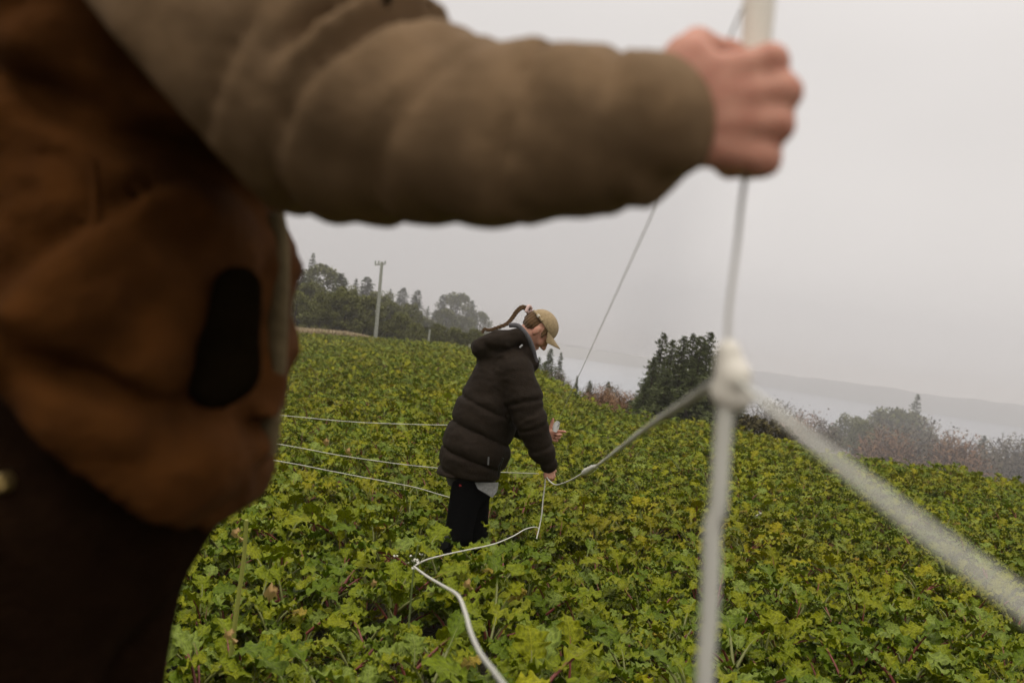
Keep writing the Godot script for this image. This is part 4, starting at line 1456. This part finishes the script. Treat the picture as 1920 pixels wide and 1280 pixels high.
	cord("fence_wire", [at(250, 788, 7.7), at(525, 833, 7.4), at(640, 854, 7.3), at(760, 871, 7.2), at(880, 882, 7.0), at(1010, 888, 6.6)], 0.0028, white, "middle white fence wire meeting the jacket hem", "fence wire", "fence wires behind the dark jacket")
	cord("fence_wire", [at(250, 822, 7.1), at(520, 864, 6.85), at(620, 883, 6.8), at(720, 902, 6.75), at(780, 914, 6.7), at(842, 932, 6.6), at(900, 945, 6.55)], 0.0028, white, "lowest white fence wire dipping to the black trousers", "fence wire", "fence wires behind the dark jacket")

# ---------------------------------------------------------------- single stalks, flowers and dry leaves among the crop
func make_small_things() -> void:
	var pale := mat("pale_stalk", 0.24, 0.25, 0.05, 0.6)
	var petal := mat("white_petal", 0.55, 0.54, 0.46, 0.7)
	var dry := mat("dry_leaf", 0.34, 0.22, 0.085, 0.85)
	dry.backlight_enabled = true
	dry.backlight = Color(0.4, 0.35, 0.2)
	var green := mat("young_stem", 0.11, 0.14, 0.04, 0.6)
	# tall cut stalk at the left
	var s := at(448, 1110, 3.55)
	var top := at(462, 975, 3.5)
	var o := thing("cut_stalk", s)
	part("stem", tube_mesh([Vector3(0, -0.25, 0), (top - s) * 0.5 + Vector3(0.004, 0, 0), top - s], [0.0085, 0.0075, 0.0065], 8, 0.05), pale, o)
	tag(o, "tall pale cut stalk standing out of leaves by the brown coat", "stalk")
	# flowering sprig
	s = at(776, 1120, 3.75)
	o = thing("flowering_sprig", s)
	var tip := at(784, 1022, 3.72) - s
	part("stem", tube_mesh(smooth([Vector3(0, -0.2, 0), tip * 0.5 + Vector3(-0.01, 0, 0), tip]), 0.0035, 6), green, o)
	for i in 8:
		var p := tip * rng.randf_range(0.5, 1.06) + Vector3(rng.randfn() * 0.028, rng.randfn() * 0.015, rng.randfn() * 0.028)
		var st := begin()
		for k in 4:
			var d := Vector3(cos(k * TAU / 4 + i), 0.45, sin(k * TAU / 4 + i)).normalized()
			leaf_face(st, p, d, 0.012, 0.8, Color.WHITE)
		part("flower", st.commit(), petal, o)
	tag(o, "sprig of small white flowers at the end of the rope", "flower")
	# withered leaves, each lying on the leaf tops
	for w in [[508, 1112, 3.3, 0.036, "drooping tan withered leaf in the near crop at the left"], [448, 1004, 4.3, 0.032, "curled pale withered leaf beside the tall cut stalk"], [436, 1195, 2.9, 0.024, "cream withered leaf low in the near left crop"], [1422, 964, 6.0, 0.02, "small whitish withered leaf right of the hanging cord"],
		[700, 1094, 3.6, 0.018, "small orange withered leaf left of the rope's start"], [880, 1098, 3.5, 0.024, "reddish withered leaf just right of the curving rope"], [612, 830, 8.0, 0.038, "tan withered leaf above the middle fence wire"], [655, 848, 7.8, 0.035, "tan withered leaf just above the gap in the middle fence wire"]  ]:
		var q := at(w[0], w[1], w[2])
		var st := begin()
		var z: float = w[3]
		var pts := []
		for i in 6:
			for k in 4:
				var t := i / 5.0
				var a := (k - 1.5) / 1.5
				var wd := z * 0.6 * sin(PI * (0.12 + 0.8 * t)) * (1.0 + 0.25 * sin(i * 4.0 + k * 3.0))
				pts.append(Vector3(a * wd, z * (0.9 - 1.7 * t) + z * 0.3 * sin(k * 2.0 + i * 1.7), z * (0.9 * a * a * sin(t * 5.0 + 0.6) + 0.6 * sin(t * 4.0) + 0.3 * sin(i * 5.0 + k * 2.2))))
		st.set_smooth_group(0)
		for i in 5:
			for k in 3:
				for c in [i * 4 + k, i * 4 + k + 1, i * 4 + k + 5, i * 4 + k, i * 4 + k + 5, i * 4 + k + 4]: st.add_vertex(pts[c])
		st.generate_normals()
		var lf := part("withered_leaf", st.commit(), petal if w[4].begins_with("small whitish") else dry, self)
		lf.position = q
		lf.rotation.y = rng.randf_range(-0.6, 0.6)
		tag(lf, w[4], "leaf", "withered leaves on the crop")
